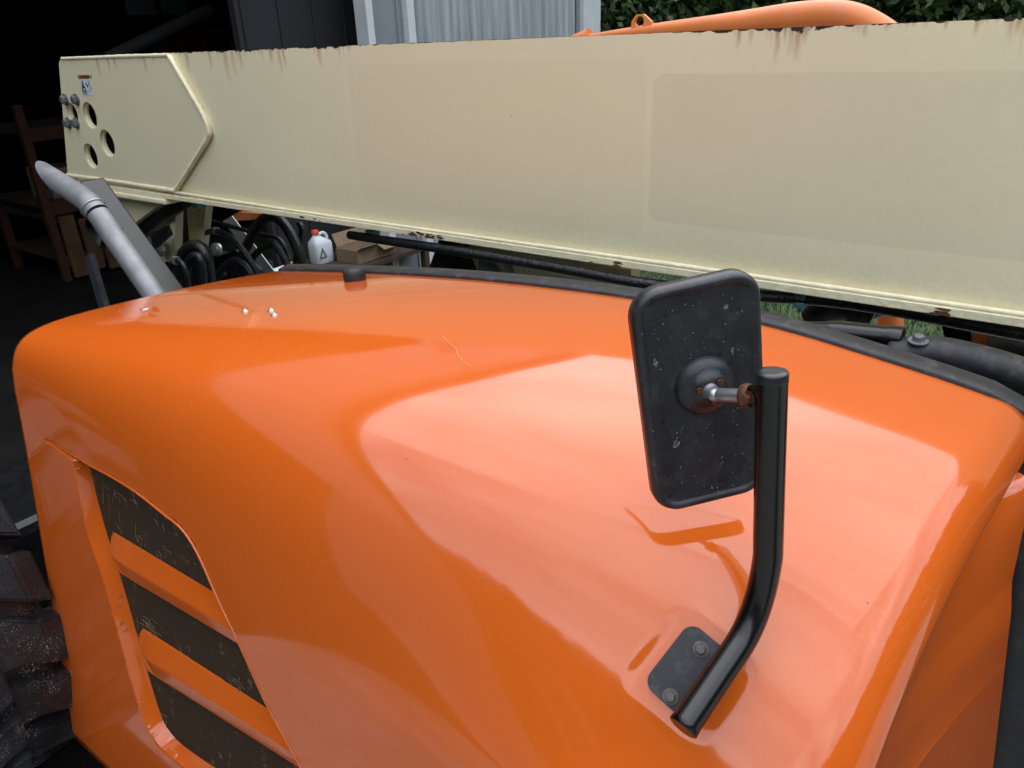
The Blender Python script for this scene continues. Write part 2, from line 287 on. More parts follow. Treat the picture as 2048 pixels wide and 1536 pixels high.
def leaf_material(name, c1, c2):
    m = bpy.data.materials.new(name); m.use_nodes = True; n, l, b = nodes_of(m)
    oi = n.new('ShaderNodeNewGeometry'); r = n.new('ShaderNodeValToRGB'); r.color_ramp.elements[0].color = (*c1, 1); r.color_ramp.elements[1].color = (*c2, 1)
    t = n.new('ShaderNodeTexWhiteNoise'); t.noise_dimensions = '1D'; l.new(oi.outputs['Random Per Island'], r.inputs[0]); l.new(r.outputs[0], b.inputs['Base Color'])
    b.inputs['Roughness'].default_value = 0.5
    return m
mt['leaf'] = leaf_material('tree_leaf', (0.02, 0.05, 0.016), (0.11, 0.18, 0.055))
mt['leaf2'] = leaf_material('far_wood_leaf', (0.015, 0.035, 0.012), (0.05, 0.095, 0.03))
mt['grassblade'] = leaf_material('grass_blade', (0.025, 0.050, 0.012), (0.06, 0.10, 0.028))

def ground_material():
    m = mat('gravel_ground', (0.27, 0.265, 0.25), 0.9, var=0.35, vscale=2.0)
    n, l, b = nodes_of(m); g = n.new('ShaderNodeNewGeometry')
    v = n.new('ShaderNodeTexVoronoi'); v.inputs['Scale'].default_value = 45; l.new(g.outputs['Position'], v.inputs['Vector'])
    hs = n.new('ShaderNodeMix'); hs.data_type = 'RGBA'; hs.blend_type = 'MULTIPLY'; hs.inputs[0].default_value = 0.7
    src = b.inputs['Base Color'].links[0].from_socket
    l.new(src, hs.inputs[6]); bw = n.new('ShaderNodeRGBToBW'); l.new(v.outputs['Color'], bw.inputs[0])
    r = n.new('ShaderNodeMapRange'); r.inputs[3].default_value = 0.4; r.inputs[4].default_value = 1.6; l.new(bw.outputs[0], r.inputs[0]); l.new(r.outputs[0], hs.inputs[7]); l.new(hs.outputs[2], b.inputs['Base Color'])
    bp = n.new('ShaderNodeBump'); bp.inputs['Strength'].default_value = 0.8; bp.inputs['Distance'].default_value = 0.01; bp.invert = True; l.new(v.outputs['Distance'], bp.inputs['Height']); l.new(bp.outputs[0], b.inputs['Normal'])
    return m
mt['gravel'] = ground_material()
mt['lawn'] = mat('lawn_soil_grass', (0.035, 0.065, 0.018), 0.85, var=0.35, vscale=5, bump=0.6, bscale=60)

# ------------------------------------------------------------------ object helpers
WM = {}
def put(name, me, m, parent=None, matrix=None, recentre=True):
    """link one mesh object; its vertices are in world space unless a matrix is given"""
    if m is not None and not me.materials: me.materials.append(mt[m] if isinstance(m, str) else m)
    o = bpy.data.objects.new(name, me); COL.objects.link(o)
    if matrix is None and recentre and len(me.vertices):
        co = np.empty(len(me.vertices) * 3); me.vertices.foreach_get('co', co); co = co.reshape(-1, 3)
        c = (co.min(0) + co.max(0)) / 2; c[2] = co[:, 2].min() if parent is None else c[2]
        co -= c; me.vertices.foreach_set('co', co.ravel()); me.update(); matrix = Matrix.Translation(Vector(c))
    M_ = matrix or Matrix()
    WM[o.name] = M_
    if parent is not None:
        o.parent = parent; o.matrix_parent_inverse = WM[parent.name].inverted()
    o.matrix_basis = M_
    return o
def thing(name, loc, label, cat, group=None):
    o = bpy.data.objects.new(name, None); COL.objects.link(o); o.location = loc; o.empty_display_size = 0.1
    WM[o.name] = Matrix.Translation(Vector(loc)); tag(o, label, cat, group); return o
def tag(o, label, cat, group=None):
    o['label'] = label; o['category'] = cat
    if group: o['group'] = group
    return o
def struct(o, kind='structure', label=None):
    o['kind'] = kind
    if label: o['label'] = label
    return o

class MB:
    def __init__(s): s.v = []; s.f = []; s.sm = []
    def add(s, vs_, fs_, smooth=False):
        k = len(s.v); s.v += [Vector(q) for q in vs_]
        for f in fs_: s.f.append([k + i for i in f]); s.sm.append(smooth)
        return s
    def box(s, lo, hi, mtx=None, bev=0.0):
        bm = bmesh.new(); bmesh.ops.create_cube(bm, size=1)
        for q in bm.verts: q.co = Vector([lo[i] + (q.co[i] + 0.5) * (hi[i] - lo[i]) for i in range(3)])
        if bev: bmesh.ops.bevel(bm, geom=list(bm.edges), offset=bev, segments=2, affect='EDGES', profile=0.5)
        if mtx is not None: bm.transform(mtx)
        bm.verts.index_update(); s.add([q.co for q in bm.verts], [[q.index for q in f.verts] for f in bm.faces]); bm.free(); return s
    def tube(s, path, r, n=16, caps=True, closed=False):
        P = [Vector(p) for p in path]; m_ = len(P); R = r if isinstance(r, (list, tuple)) else [r] * m_
        rings = []; prev = None
        for i, p in enumerate(P):
            t = (P[(i + 1) % m_] - P[i - 1]) if (closed or 0 < i < m_ - 1) else (P[1] - P[0] if i == 0 else P[-1] - P[-2])
            t.normalize()
            if prev is None:
                a = Vector((0, 0, 1)) if abs(t.z) < 0.9 else Vector((1, 0, 0)); a = (a - t * a.dot(t)).normalized()
            else: a = (prev - t * prev.dot(t)).normalized()
            prev = a; b = t.cross(a)
            rings.append([p + (a * math.cos(2 * math.pi * k / n) + b * math.sin(2 * math.pi * k / n)) * R[i] for k in range(n)])
        k0 = len(s.v); V = [q for rg in rings for q in rg]; Fc = []
        for i in range(m_ if closed else m_ - 1):
            j = (i + 1) % m_
            for k in range(n): Fc.append([i * n + k, i * n + (k + 1) % n, j * n + (k + 1) % n, j * n + k])
        s.add(V, Fc, True)
        if caps and not closed:
            s.add(rings[0], [list(range(n))[::-1]]); s.add(rings[-1], [list(range(n))])
        return s
    def lathe(s, prof, origin, axis, n=24, smooth=True):
        axis = Vector(axis).normalized(); a = Vector((0, 0, 1)) if abs(axis.z) < 0.9 else Vector((1, 0, 0)); a = (a - axis * a.dot(axis)).normalized(); b = axis.cross(a); o = Vector(origin)
        V = []; Fc = []
        for (r, h) in prof:
            for k in range(n): V.append(o + axis * h + (a * math.cos(2 * math.pi * k / n) + b * math.sin(2 * math.pi * k / n)) * r)
        for i in range(len(prof) - 1):
            for k in range(n): Fc.append([i * n + k, i * n + (k + 1) % n, (i + 1) * n + (k + 1) % n, (i + 1) * n + k])
        s.add(V, Fc, smooth); s.add(V[:n], [list(range(n))[::-1]]); s.add(V[-n:], [list(range(n))]); return s
    def plate(s, outline, holes, o, ex, ey, en, th):
        """flat plate with holes: 2-D outline in the frame (o, ex, ey), thickness th along -en"""
        loops = [[Vector((p[0], p[1], 0)) for p in outline]] + [[Vector((p[0], p[1], 0)) for p in h] for h in holes]
        tri = tessellate_polygon(loops); flat = [p for lp in loops for p in lp]
        W = lambda p, d: o + ex * p.x + ey * p.y - en * d
        ft = [W(p, 0) for p in flat]; bk = [W(p, th) for p in flat]
        def orient(t):
            a, b, c = (ft[i] for i in t); return list(t) if (b - a).cross(c - a).dot(en) > 0 else list(t)[::-1]
        tr = [orient(t) for t in tri]
        s.add(ft, tr); s.add(bk, [t[::-1] for t in tr]); k = 0
        for lp in loops:
            m_ = len(lp); ar = sum(lp[i].x * lp[(i + 1) % m_].y - lp[(i + 1) % m_].x * lp[i].y for i in range(m_))
            hand = ar * ex.cross(ey).dot(en) * (1 if lp is loops[0] else -1)
            for i in range(m_):
                j = (i + 1) % m_; q = [ft[k + i], ft[k + j], bk[k + j], bk[k + i]]
                s.add(q, [[3, 2, 1, 0]] if hand > 0 else [[0, 1, 2, 3]])
            k += m_
        return s
    def mesh(s, name):
        me = bpy.data.meshes.new(name); me.from_pydata([tuple(q) for q in s.v], [], s.f); me.polygons.foreach_set('use_smooth', s.sm); me.update(); return me
    def put(s, name, m, parent=None, fix=False):
        me = s.mesh(name)
        if fix:
            bm = bmesh.new(); bm.from_mesh(me); bmesh.ops.remove_doubles(bm, verts=bm.verts, dist=1e-5); bmesh.ops.recalc_face_normals(bm, faces=bm.faces); bm.to_mesh(me); bm.free()
        return put(name, me, m, parent)
def smooth_path(pts, n=8):
    P = [Vector(p) for p in pts]; P = [P[0] * 2 - P[1]] + P + [P[-1] * 2 - P[-2]]; o = []
    for i in range(1, len(P) - 2):
        for k in range(n):
            t = k / n; a, b, c, d = P[i - 1], P[i], P[i + 1], P[i + 2]
            o.append(0.5 * ((2 * b) + (c - a) * t + (2 * a - 5 * b + 4 * c - d) * t * t + (3 * b - a - 3 * c + d) * t ** 3))
    return o + [P[-2]]
def circle(cx, cy, r, n=28): return [(cx + r * math.cos(2 * math.pi * k / n), cy + r * math.sin(2 * math.pi * k / n)) for k in range(n)]
def rrect2(w_, h_, r, n=6):
    o = []
    for cx, cy, a0 in ((w_ / 2 - r, h_ / 2 - r, 0), (-w_ / 2 + r, h_ / 2 - r, 90), (-w_ / 2 + r, -h_ / 2 + r, 180), (w_ / 2 - r, -h_ / 2 + r, 270)):
        for k in range(n + 1): a = math.radians(a0 + 90 * k / n); o.append((cx + r * math.cos(a), cy + r * math.sin(a)))
    return o
def hexbolt(o, ax, r, hgt, washer=1.5):
    b = MB(); ax = Vector(ax).normalized()
    if washer: b.lathe([(r * washer, 0), (r * washer, hgt * 0.25)], o, ax, 20, False)
    z = Vector(o) + ax * (hgt * 0.25 if washer else 0)
    b.lathe([(r, 0), (r, hgt * 0.85), (r * 0.86, hgt)], z, ax, 6, False)
    return b

# ================================================================== THE SETTING
def sheet(name, x0, x1, y0, y1, z, m, nx=1, ny=1):
    b = MB(); V = [(x0 + (x1 - x0) * i / nx, y0 + (y1 - y0) * j / ny, z) for j in range(ny + 1) for i in range(nx + 1)]
    Fc = [[j * (nx + 1) + i, j * (nx + 1) + i + 1, (j + 1) * (nx + 1) + i + 1, (j + 1) * (nx + 1) + i] for j in range(ny) for i in range(nx)]
    b.add(V, Fc); return struct(b.put(name, m))
sheet('ground', -400, 400, -400, 400, 0, 'gravel')
sheet('lawn', -60, 60, 4.4, 80, 0.012, 'lawn')
sheet('barn_floor_shade', -13.8, -2.35, -4.8, 4.2, 0.016, 'concrete')  # dark sheet runs out past the doorway in place of the machine's shadow

# ------------------------------------------------------------------ barn
BXW = -4.2
barn = thing('barn', (BXW, 4.0, 0), 'grey metal barn with wide dark doorway behind the boom', 'barn')
H = 4.6
def bpart(name, lo, hi, m, bev=0.0): return MB().box(lo, hi, None, bev).put(name, m, barn)
bpart('door_trim', (BXW - 0.10, 4.06, 0), (BXW + 0.02, 4.125, H), 'trim', 0.004)
bpart('door_jamb', (BXW - 0.10, 4.127, 0), (BXW - 0.02, 4.45, H), 'jamb')
bpart('door_track', (BXW - 0.06, 4.385, 0), (BXW - 0.005, 4.405, H), 'jamb')
bpart('wall_trim', (BXW - 0.10, 4.455, 0), (BXW + 0.035, 4.53, H), 'trim', 0.004)
def siding_panel(y0, y1, lap):
    prof = []; y = y0; p = 0.115
    prof.append((y0, 0))
    while y + p <= y1 + 1e-6:
        for dy, d in ((0.35, 0), (0.46, 0.016), (0.62, 0.016), (0.73, 0)):
            prof.append((y + dy * p, d))
        prof.append((y + p, 0)); y += p
    b = MB(); V = []; 
    for (yy, d) in prof: V += [(BXW + d + lap, yy, 0), (BXW + d + lap, yy, H)]
    b.add(V, [[2 * i, 2 * i + 2, 2 * i + 3, 2 * i + 1] for i in range(len(prof) - 1)])
    return b.put('siding_panel', 'siding', barn)
for k in range(3): siding_panel(4.53 + 0.75 * k, 4.53 + 0.75 * (k + 1) + 0.06, 0.003 * (k % 2))
bpart('corner_gap', (BXW - 0.06, 6.775, 0), (BXW + 0.0, 6.90, H), 'jamb')
bpart('corner_trim', (BXW - 0.10, 6.90, 0), (BXW + 0.045, 7.10, H), 'trim', 0.004)
bpart('corner_trim', (BXW - 0.10, 7.102, 0), (BXW + 0.03, 7.25, H), 'trim', 0.004)
bpart('sky_block_wall', (BXW - 0.1, -16.0, 0), (BXW + 0.002, -4.802, H), 'siding')  # unseen wall added to keep sky out of the hood reflection
bpart('header', (BXW - 0.1, -4.8, 3.9), (BXW, 4.058, H), 'siding')
bpart('gable_wall', (BXW - 0.1, -16.0, H + 0.002), (BXW + 0.001, 7.25, H + 1.7), 'siding')  # height and unseen length shaped to cut sky from the hood reflection
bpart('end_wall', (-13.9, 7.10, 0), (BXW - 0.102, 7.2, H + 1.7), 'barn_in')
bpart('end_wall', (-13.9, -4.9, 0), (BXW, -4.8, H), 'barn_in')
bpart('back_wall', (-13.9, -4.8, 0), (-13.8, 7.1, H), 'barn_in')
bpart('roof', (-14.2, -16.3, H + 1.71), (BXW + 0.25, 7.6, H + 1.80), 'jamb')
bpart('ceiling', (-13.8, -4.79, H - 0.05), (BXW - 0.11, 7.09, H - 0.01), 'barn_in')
# things the photograph half shows in the dark doorway: a sliding door leaf standing open inside, roof braces
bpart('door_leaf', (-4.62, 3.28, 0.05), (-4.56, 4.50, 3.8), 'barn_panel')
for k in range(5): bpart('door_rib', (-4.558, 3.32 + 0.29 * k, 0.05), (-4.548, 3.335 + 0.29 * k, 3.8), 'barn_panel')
# ------------------------------------------------------------------ shelf rack, loader and bench things in the doorway
rack = thing('pallet_rack', (-7.8, 2.6, 0), 'dim orange steel storage rack inside the doorway at the far left', 'rack')
def rp(name, lo, hi, m): return MB().box(lo, hi, None, 0.004).put(name, m, rack)
RXa, RXb, RYa, RYb = -8.3, -7.3, 2.95, 4.05
for x in (RXa, RXb):
    for y in (RYa, RYb): rp('upright', (x - 0.035, y - 0.035, 0.02), (x + 0.035, y + 0.035, 1.55), 'orange_gloom')
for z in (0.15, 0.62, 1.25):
    rp('beam', (RXb - 0.03, RYa + 0.037, z), (RXb + 0.03, RYb - 0.037, z + 0.11), 'orange_gloom')
    rp('beam', (RXa - 0.03, RYa + 0.037, z), (RXa + 0.03, RYb - 0.037, z + 0.11), 'orange_gloom')
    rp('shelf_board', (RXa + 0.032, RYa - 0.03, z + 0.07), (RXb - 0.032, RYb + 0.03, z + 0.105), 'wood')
slat = None
for k in range(6):
    y = RYa + 0.05 + 0.165 * k
    o = rp('stacked_slat', (RXb + 0.034, y, 0.05 + 0.03 * (k % 2)), (RXb + 0.075, y + 0.13, 0.61 - 0.05 * (k % 3)), 'yellow_gloom')
def crate(x, y, z, sx, sy, sz, m, label):
    t = thing('storage_crate', (x, y, z), label, 'crate', 'crates on the rack')
    w_ = 0.012
    MB().box((x - sx / 2, y - sy / 2, z), (x + sx / 2, y + sy / 2, z + w_)).put('base', m, t)
    for a, b in (((x - sx / 2, y - sy / 2), (x - sx / 2 + w_, y + sy / 2)), ((x + sx / 2 - w_, y - sy / 2), (x + sx / 2, y + sy / 2)), ((x - sx / 2 + w_, y - sy / 2), (x + sx / 2 - w_, y - sy / 2 + w_)), ((x - sx / 2 + w_, y + sy / 2 - w_), (x + sx / 2 - w_, y + sy / 2))):
        MB().box((a[0], a[1], z + w_), (b[0], b[1], z + sz)).put('side', m, t)
    return t
crate(-7.7, 3.3, 0.727, 0.42, 0.36, 0.26, 'cardboard', 'brown open crate on the middle shelf of the orange rack')
crate(-7.7, 3.7, 0.727, 0.40, 0.26, 0.18, 'jamb', 'grey low crate beside the brown crate on the orange rack')

ld = thing('parked_loader', (-7.0, 3.6, 0.02), 'dim orange machine with round opening parked deep inside the dark barn', 'machine')
c0 = atX(430, 84, -7.0)
b = MB(); yl, zl = c0.y, c0.z
b.plate([(-0.75, -1.2), (0.38, -1.2), (0.38, 0.03), (0.30, 0.09), (-0.20, 0.15), (-0.42, 0.12), (-0.75, -0.15)], [circle(0.06, -0.08, 0.17)], Vector((-7.0, yl, zl)), Vector((0, 1, 0)), Vector((0, 0, 1)), Vector((1, 0, 0)), 0.08).put('side_plate', 'orange_gloom', ld)
MB().box((-8.6, yl - 0.7, zl - 1.2), (-7.1, yl + 0.36, zl - 0.1), None, 0.05).put('body', 'orange_gloom', ld)
for dy in (-0.45, 0.22):
    w_ = MB(); w_.lathe([(0.20, -0.14), (0.42, -0.14), (0.46, -0.09), (0.46, 0.09), (0.42, 0.14), (0.20, 0.14)], (-7.4 + dy, yl - 0.85, 0.48), (0, 1, 0), 28)
    w_.put('wheel', 'rubber', ld)
MB().tube(smooth_path([(-6.98, yl - 0.9, zl - 0.02), (-6.98, yl - 0.35, zl + 0.12), (-6.98, yl + 0.1, zl + 0.20)]), 0.03, 10).put('hydraulic_hose', 'hose', ld)
# grey lining sheets hanging in the roof of the barn
for (xa, xb) in ((250, 315), (322, 375)):
    a = atX(xa, 0, -6.5); c = atX(xb, 30, -6.5)
    bpart('lining_sheet', (-6.53, a.y, c.z), (-6.50, c.y, c.z + 0.9), 'barn_panel')
MB().tube([atX(150, 150, -6.0), atX(420, 20, -6.0)], 0.05, 10).put('roof_brace', 'barn_panel', barn)

# bench under the boom with jug, box, grease gun
BEX = -4.36
pj = atX(645, 524, BEX); BZ = pj.z
bench = thing('workbench', (BEX, pj.y, 0.02), 'low grimy wooden bench in the doorway carrying jug and cardboard box', 'bench')
MB().box((BEX - 0.16, pj.y - 0.62, BZ - 0.04), (BEX + 0.36, pj.y + 0.80, BZ), None, 0.004).put('top', 'wood', bench)
for x in (BEX - 0.13, BEX + 0.33):
    for y in (pj.y - 0.57, pj.y + 0.75): MB().box((x - 0.025, y - 0.025, 0.02), (x + 0.025, y + 0.025, BZ - 0.041)).put('leg', 'wood', bench)
jug = thing('plastic_jug', (BEX, pj.y, BZ), 'white plastic jug with red cap on the bench under the boom', 'jug')
jb = MB(); V = []; prof = [(0.070, 0, 0), (0.076, 0.008, 0), (0.076, 0.135, 0), (0.070, 0.155, -0.004), (0.045, 0.185, -0.020), (0.026, 0.200, -0.028), (0.024, 0.215, -0.030)]
n_ = 28
for r, z, off in prof:
    for k in range(n_):
        a = 2 * math.pi * k / n_; ce, se = math.cos(a), math.sin(a); q = (abs(ce) ** 5 + abs(se) ** 5) ** (-1 / 5) if r > 0.05 else 1
        V.append((BEX + r * q * 0.8 * ce, pj.y + off + r * q * 1.05 * se, BZ + 0.001 + z))
jb.add(V, [[i * n_ + k, i * n_ + (k + 1) % n_, (i + 1) * n_ + (k + 1) % n_, (i + 1) * n_ + k] for i in range(len(prof) - 1) for k in range(n_)], True)
jb.add(V[:n_], [list(range(n_))[::-1]])
jb.put('body', 'jug', jug)
MB().tube(smooth_path([(BEX, pj.y - 0.008, BZ + 0.205), (BEX, pj.y + 0.035, BZ + 0.212), (BEX, pj.y + 0.066, BZ + 0.19), (BEX, pj.y + 0.070, BZ + 0.14)]), 0.012, 10).put('handle', 'jug', jug)
MB().lathe([(0.027, 0), (0.028, 0.028), (0.024, 0.032)], (BEX, pj.y - 0.030, BZ + 0.212), (0, 0, 1), 20).put('cap', 'red', jug)
MB().plate([(-0.035, -0.03), (0.035, -0.03), (0, 0.05)], [[(-0.018, -0.02), (0.018, -0.02), (0, 0.024)]], Vector((BEX + 0.0645, pj.y - 0.035, BZ + 0.075)), Vector((0, 1, 0)), Vector((0, 0, 1)), Vector((1, 0, 0)), 0.002).put('label_mark', 'boltgrey', jug)
BEJ = BEX; BEX = BEX + 0.2; pb = atX(738, 522, BEX)
boxt = thing('cardboard_box', (BEX, pb.y, BZ), 'open brown cardboard box with bent flaps beside the jug', 'box')
def bxp(name, lo, hi, mtx=None): return MB().box(lo, hi, mtx).put(name, 'cardboard', boxt)
y0, y1 = pb.y - 0.20, pb.y + 0.20
bxp('base', (BEX - 0.12, y0, BZ + 0.001), (BEX + 0.10, y1, BZ + 0.006))
bxp('side', (BEX + 0.095, y0, BZ + 0.007), (BEX + 0.10, y1, BZ + 0.10)); bxp('side', (BEX - 0.12, y0, BZ + 0.007), (BEX - 0.115, y1, BZ + 0.10))
bxp('side', (BEX - 0.114, y0, BZ + 0.007), (BEX + 0.094, y0 + 0.005, BZ + 0.10)); bxp('side', (BEX - 0.114, y1 - 0.005, BZ + 0.007), (BEX + 0.094, y1, BZ + 0.10))
R_ = lambda p, ang, ax: Matrix.Translation(p) @ Matrix.Rotation(math.radians(ang), 4, ax)
bxp('flap', (0, -0.195, 0), (0.075, 0.0, 0.004), R_((BEX + 0.101, pb.y, BZ + 0.10), -25, 'Y'))
bxp('flap', (0, 0.005, 0), (0.08, 0.195, 0.004), R_((BEX + 0.101, pb.y, BZ + 0.10), 20, 'Y'))
bxp('flap', (-0.10, -0.19, 0), (0, 0.19, 0.004), R_((BEX - 0.118, pb.y, BZ + 0.102), 65, 'Y'))
bxp('flap', (-0.10, 0, 0), (0.09, 0.09, 0.004), R_((BEX - 0.01, y1 + 0.001, BZ + 0.10), -20, 'X'))
BEX = BEJ; pd = atX(560, 520, BEX)
gg = thing('caulking_cartridge', (BEX, pd.y, BZ), 'white and yellow cartridge tool lying on the bench left of the jug', 'tool')
MB().lathe([(0.027, 0), (0.027, 0.15), (0.02, 0.155)], (BEX, pd.y - 0.07, BZ + 0.03), (0, 1, 0.05), 20).put('cartridge', 'white', gg)
MB().lathe([(0.030, 0), (0.034, 0.03), (0.030, 0.07), (0.018, 0.09)], (BEX, pd.y + 0.086, BZ + 0.036), (0, 1, 0.05), 16).put('grip', 'yellow', gg)

# ================================================================== TELEHANDLER
T = thing('telehandler', (-1.6, 1.3, 0), 'orange and cream telescopic handler with long boom filling the photo', 'telehandler')

# ---------------- engine hood: a fair B-spline sheet through measured sections
def P_side(z, lowx=None): return SA + SB * z
def sec(X, pts):
    top = [(X if not callable(X) else X(y), y, z) for (y, z) in pts]
    xs = X if not callable(X) else X(pts[-1][0])
    return top + [(xs, P_side(z), z) for z in (1.02, 0.96, 0.80, 0.55, 0.33)]
SECT = [
 sec(-1.75, [(1.262, 1.332), (1.12, 1.350), (0.95, 1.364), (0.80, 1.371), (0.68, 1.376), (0.585, 1.368), (0.545, 1.315), (0.533, 1.20)]),
 sec(-1.62, [(1.262, 1.350), (1.12, 1.366), (0.95, 1.379), (0.80, 1.384), (0.69, 1.386), (0.595, 1.372), (0.550, 1.312), (0.534, 1.20)]),
 sec(-1.35, [(1.262, 1.382), (1.12, 1.396), (0.95, 1.405), (0.81, 1.407), (0.71, 1.400), (0.615, 1.376), (0.560, 1.305), (0.535, 1.20)]),
 sec(-1.05, [(1.262, 1.412), (1.12, 1.422), (0.96, 1.427), (0.83, 1.424), (0.73, 1.411), (0.630, 1.375), (0.567, 1.295), (0.537, 1.19)]),
 sec(-0.75, [(1.262, 1.430), (1.12, 1.436), (0.97, 1.434), (0.85, 1.424), (0.74, 1.404), (0.645, 1.352), (0.580, 1.260), (0.545, 1.16)]),
 sec(-0.52, [(1.262, 1.434), (1.12, 1.434), (0.98, 1.424), (0.86, 1.402), (0.75, 1.366), (0.655, 1.300), (0.590, 1.205), (0.550, 1.12)]),
 sec(-0.33, [(1.262, 1.423), (1.13, 1.417), (1.00, 1.399), (0.88, 1.365), (0.77, 1.318), (0.662, 1.232), (0.596, 1.140), (0.553, 1.08)]),
 sec(-0.21, [(1.262, 1.404), (1.13, 1.394), (1.00, 1.373), (0.88, 1.337), (0.77, 1.287), (0.662, 1.203), (0.598, 1.115), (0.555, 1.06)]),
 sec(lambda y: -0.125 + 0.137 * (y - 1), [(1.262, 1.388), (1.13, 1.376), (1.00, 1.352), (0.88, 1.315), (0.77, 1.266), (0.660, 1.188), (0.597, 1.105), (0.554, 1.055)]),
 sec(lambda y: -0.064 + 0.137 * (y - 1), [(1.262, 1.375), (1.13, 1.361), (1.00, 1.335), (0.88, 1.298), (0.77, 1.250), (0.660, 1.178), (0.596, 1.099), (0.554, 1.052)]),
]
CT = np.array(SECT)                                       # (sections, points, 3)
def bspl(ctrl, n):
    """clamped uniform cubic B-spline along axis 0, n samples"""
    m_ = ctrl.shape[0]; k = 3
    kn = np.concatenate([np.zeros(k), np.linspace(0, 1, m_ - k + 1), np.ones(k)])
    u = np.linspace(0, 1, n); u[-1] = 1 - 1e-9
    B = [((kn[i] <= u) & (u < kn[i + 1])).astype(float) for i in range(m_ + k)]
    for d in range(1, k + 1):
        nB = []
        for i in range(m_ + k - d):
            a = kn[i + d] - kn[i]; c = kn[i + d + 1] - kn[i + 1]; t = 0
            if a > 0: t = t + (u - kn[i]) / a * B[i]
            if c > 0: t = t + (kn[i + d + 1] - u) / c * B[i + 1]
            nB.append(t if not isinstance(t, int) else np.zeros_like(u))
        B = nB
    return np.tensordot(np.array(B).T, ctrl, (1, 0))
NX, NS = 380, 330
A = bspl(CT, NX)                                          # along the length
A = np.swapaxes(bspl(np.swapaxes(A, 0, 1), NS), 0, 1)     # across: (NX, NS, 3)
# the moulded pocket for the mirror foot
def normals(A):
    du = np.gradient(A, axis=0); dv = np.gradient(A, axis=1); n = np.cross(du, dv); n /= np.linalg.norm(n, axis=2, keepdims=True) + 1e-12
    if n[:, :60, 2].mean() < 0: n = -n
    return n
NR = normals(A)
def surf_hit(x, y):
    """nearest hood vertex to a sight line: point and outward normal"""
    d = np.array(ray(x, y)); d /= np.linalg.norm(d); v = A - np.array(CAM); t = v @ d
    dist = np.linalg.norm(v - t[..., None] * d, axis=2)
    cand = dist < 0.006
    t2 = np.where(cand, t, 9); i = np.unravel_index(np.argmin(t2), t2.shape) if cand.any() else np.unravel_index(np.argmin(dist), dist.shape)
    return Vector(A[i]), Vector(NR[i])
pa, na = surf_hit(1372, 1345)                             # middle of the foot plate
p1, _ = surf_hit(1330, 1400); p2, _ = surf_hit(1410, 1290)
long_ax = (p2 - p1); long_ax = (long_ax - na * long_ax.dot(na)).normalized(); cross_ax = na.cross(long_ax).normalized()
rel = A - np.array(pa); a_ = rel @ np.array(long_ax); b_ = rel @ np.array(cross_ax); c_ = rel @ np.array(na)
qx = np.maximum(np.abs(a_) - 0.042, 0); qy = np.maximum(np.abs(b_) - 0.030, 0); dd = np.sqrt(qx ** 2 + qy ** 2)
wgt = np.clip((0.034 - dd) / 0.020, 0, 1); wgt = wgt * wgt * (3 - 2 * wgt)
flat_target = -0.0035
A = A + (wgt * (flat_target - c_))[..., None] * np.array(na)
# the front edge: rolled over with a soft radius into the front panel
roll_n = normals(A)[-1]; edge = A[-1].copy(); dirx = A[-1] - A[-4]; dirx /= np.linalg.norm(dirx, axis=1, keepdims=True)
rows = []; cur_p = edge.copy(); a = 0.0
for k in range(1, 33):
    da = math.radians(60) / 24 if k <= 24 else math.radians(30) / 8
    R_k = 0.090 if k <= 24 else 0.016
    a += da; am = a - da / 2
    cur_p = cur_p + R_k * da * (dirx * math.cos(am) - roll_n * math.sin(am)); rows.append(cur_p.copy())
for k in range(1, 3): rows.append(rows[31] - roll_n * 0.008 * k)
far_n = None
A2 = np.concatenate([A, np.array(rows)], axis=0); nx, ns = A2.shape[:2]
# the vent opening in the flat side: outline in (X, Z)
crease_px = [(75, 868), (125, 897), (177, 930), (218, 952), (272, 986), (326, 1029), (363, 1060), (395, 1110), (437, 1205), (476, 1285), (528, 1400), (552, 1446), (600, 1534), (648, 1618), (690, 1690)]
ridge_px = [(75, 868), (112, 893), (147, 922), (174, 1060), (213, 1178), (254, 1330), (290, 1443), (313, 1484), (349, 1520), (420, 1570), (520, 1625), (690, 1690)]
def dens(pts, n=8):
    o = []
    for i in range(len(pts) - 1):
        for k in range(n): o.append((pts[i][0] + (pts[i + 1][0] - pts[i][0]) * k / n, pts[i][1] + (pts[i + 1][1] - pts[i][1]) * k / n))
    return o + [pts[-1]]
def spl2(pts, n=8): return [(p.x, p.y) for p in smooth_path([(x, y, 0) for x, y in pts], n)]
crease = [side(*p) for p in spl2(crease_px[:]) ]; ridge = [side(*p) for p in spl2(ridge_px[:3], 3)[:-1] + spl2(ridge_px[2:])]
poly = np.array([(p.x, p.z) for p in crease] + [(p.x, p.z) for p in ridge[::-1][1:-1]])
def inside(poly, X, Z):
    r = np.zeros(X.shape, bool); m_ = len(poly)
    for i in range(m_):
        x1, z1 = poly[i]; x2, z2 = poly[(i + 1) % m_]
        c = ((z1 > Z) != (z2 > Z)) & (X < (x2 - x1) * (Z - z1) / (z2 - z1 + 1e-15) + x1); r ^= c
    return r
def nearest(poly, X, Z):
    bd = np.full(X.shape, 9.0); bx = X.copy(); bz = Z.copy(); m_ = len(poly)
    for i in range(m_):
        a = poly[i]; b = poly[(i + 1) % m_]; e = b - a; L2 = e @ e + 1e-15
        t = np.clip(((X - a[0]) * e[0] + (Z - a[1]) * e[1]) / L2, 0, 1); px = a[0] + t * e[0]; pz = a[1] + t * e[1]
        d = np.hypot(X - px, Z - pz); k = d < bd; bd[k] = d[k]; bx[k] = px[k]; bz[k] = pz[k]
    return bd, bx, bz
onside = A2[..., 1] < SA + SB * A2[..., 2] + 0.012
onside &= A2[..., 2] < 1.22
XX, ZZ = A2[..., 0], A2[..., 2]
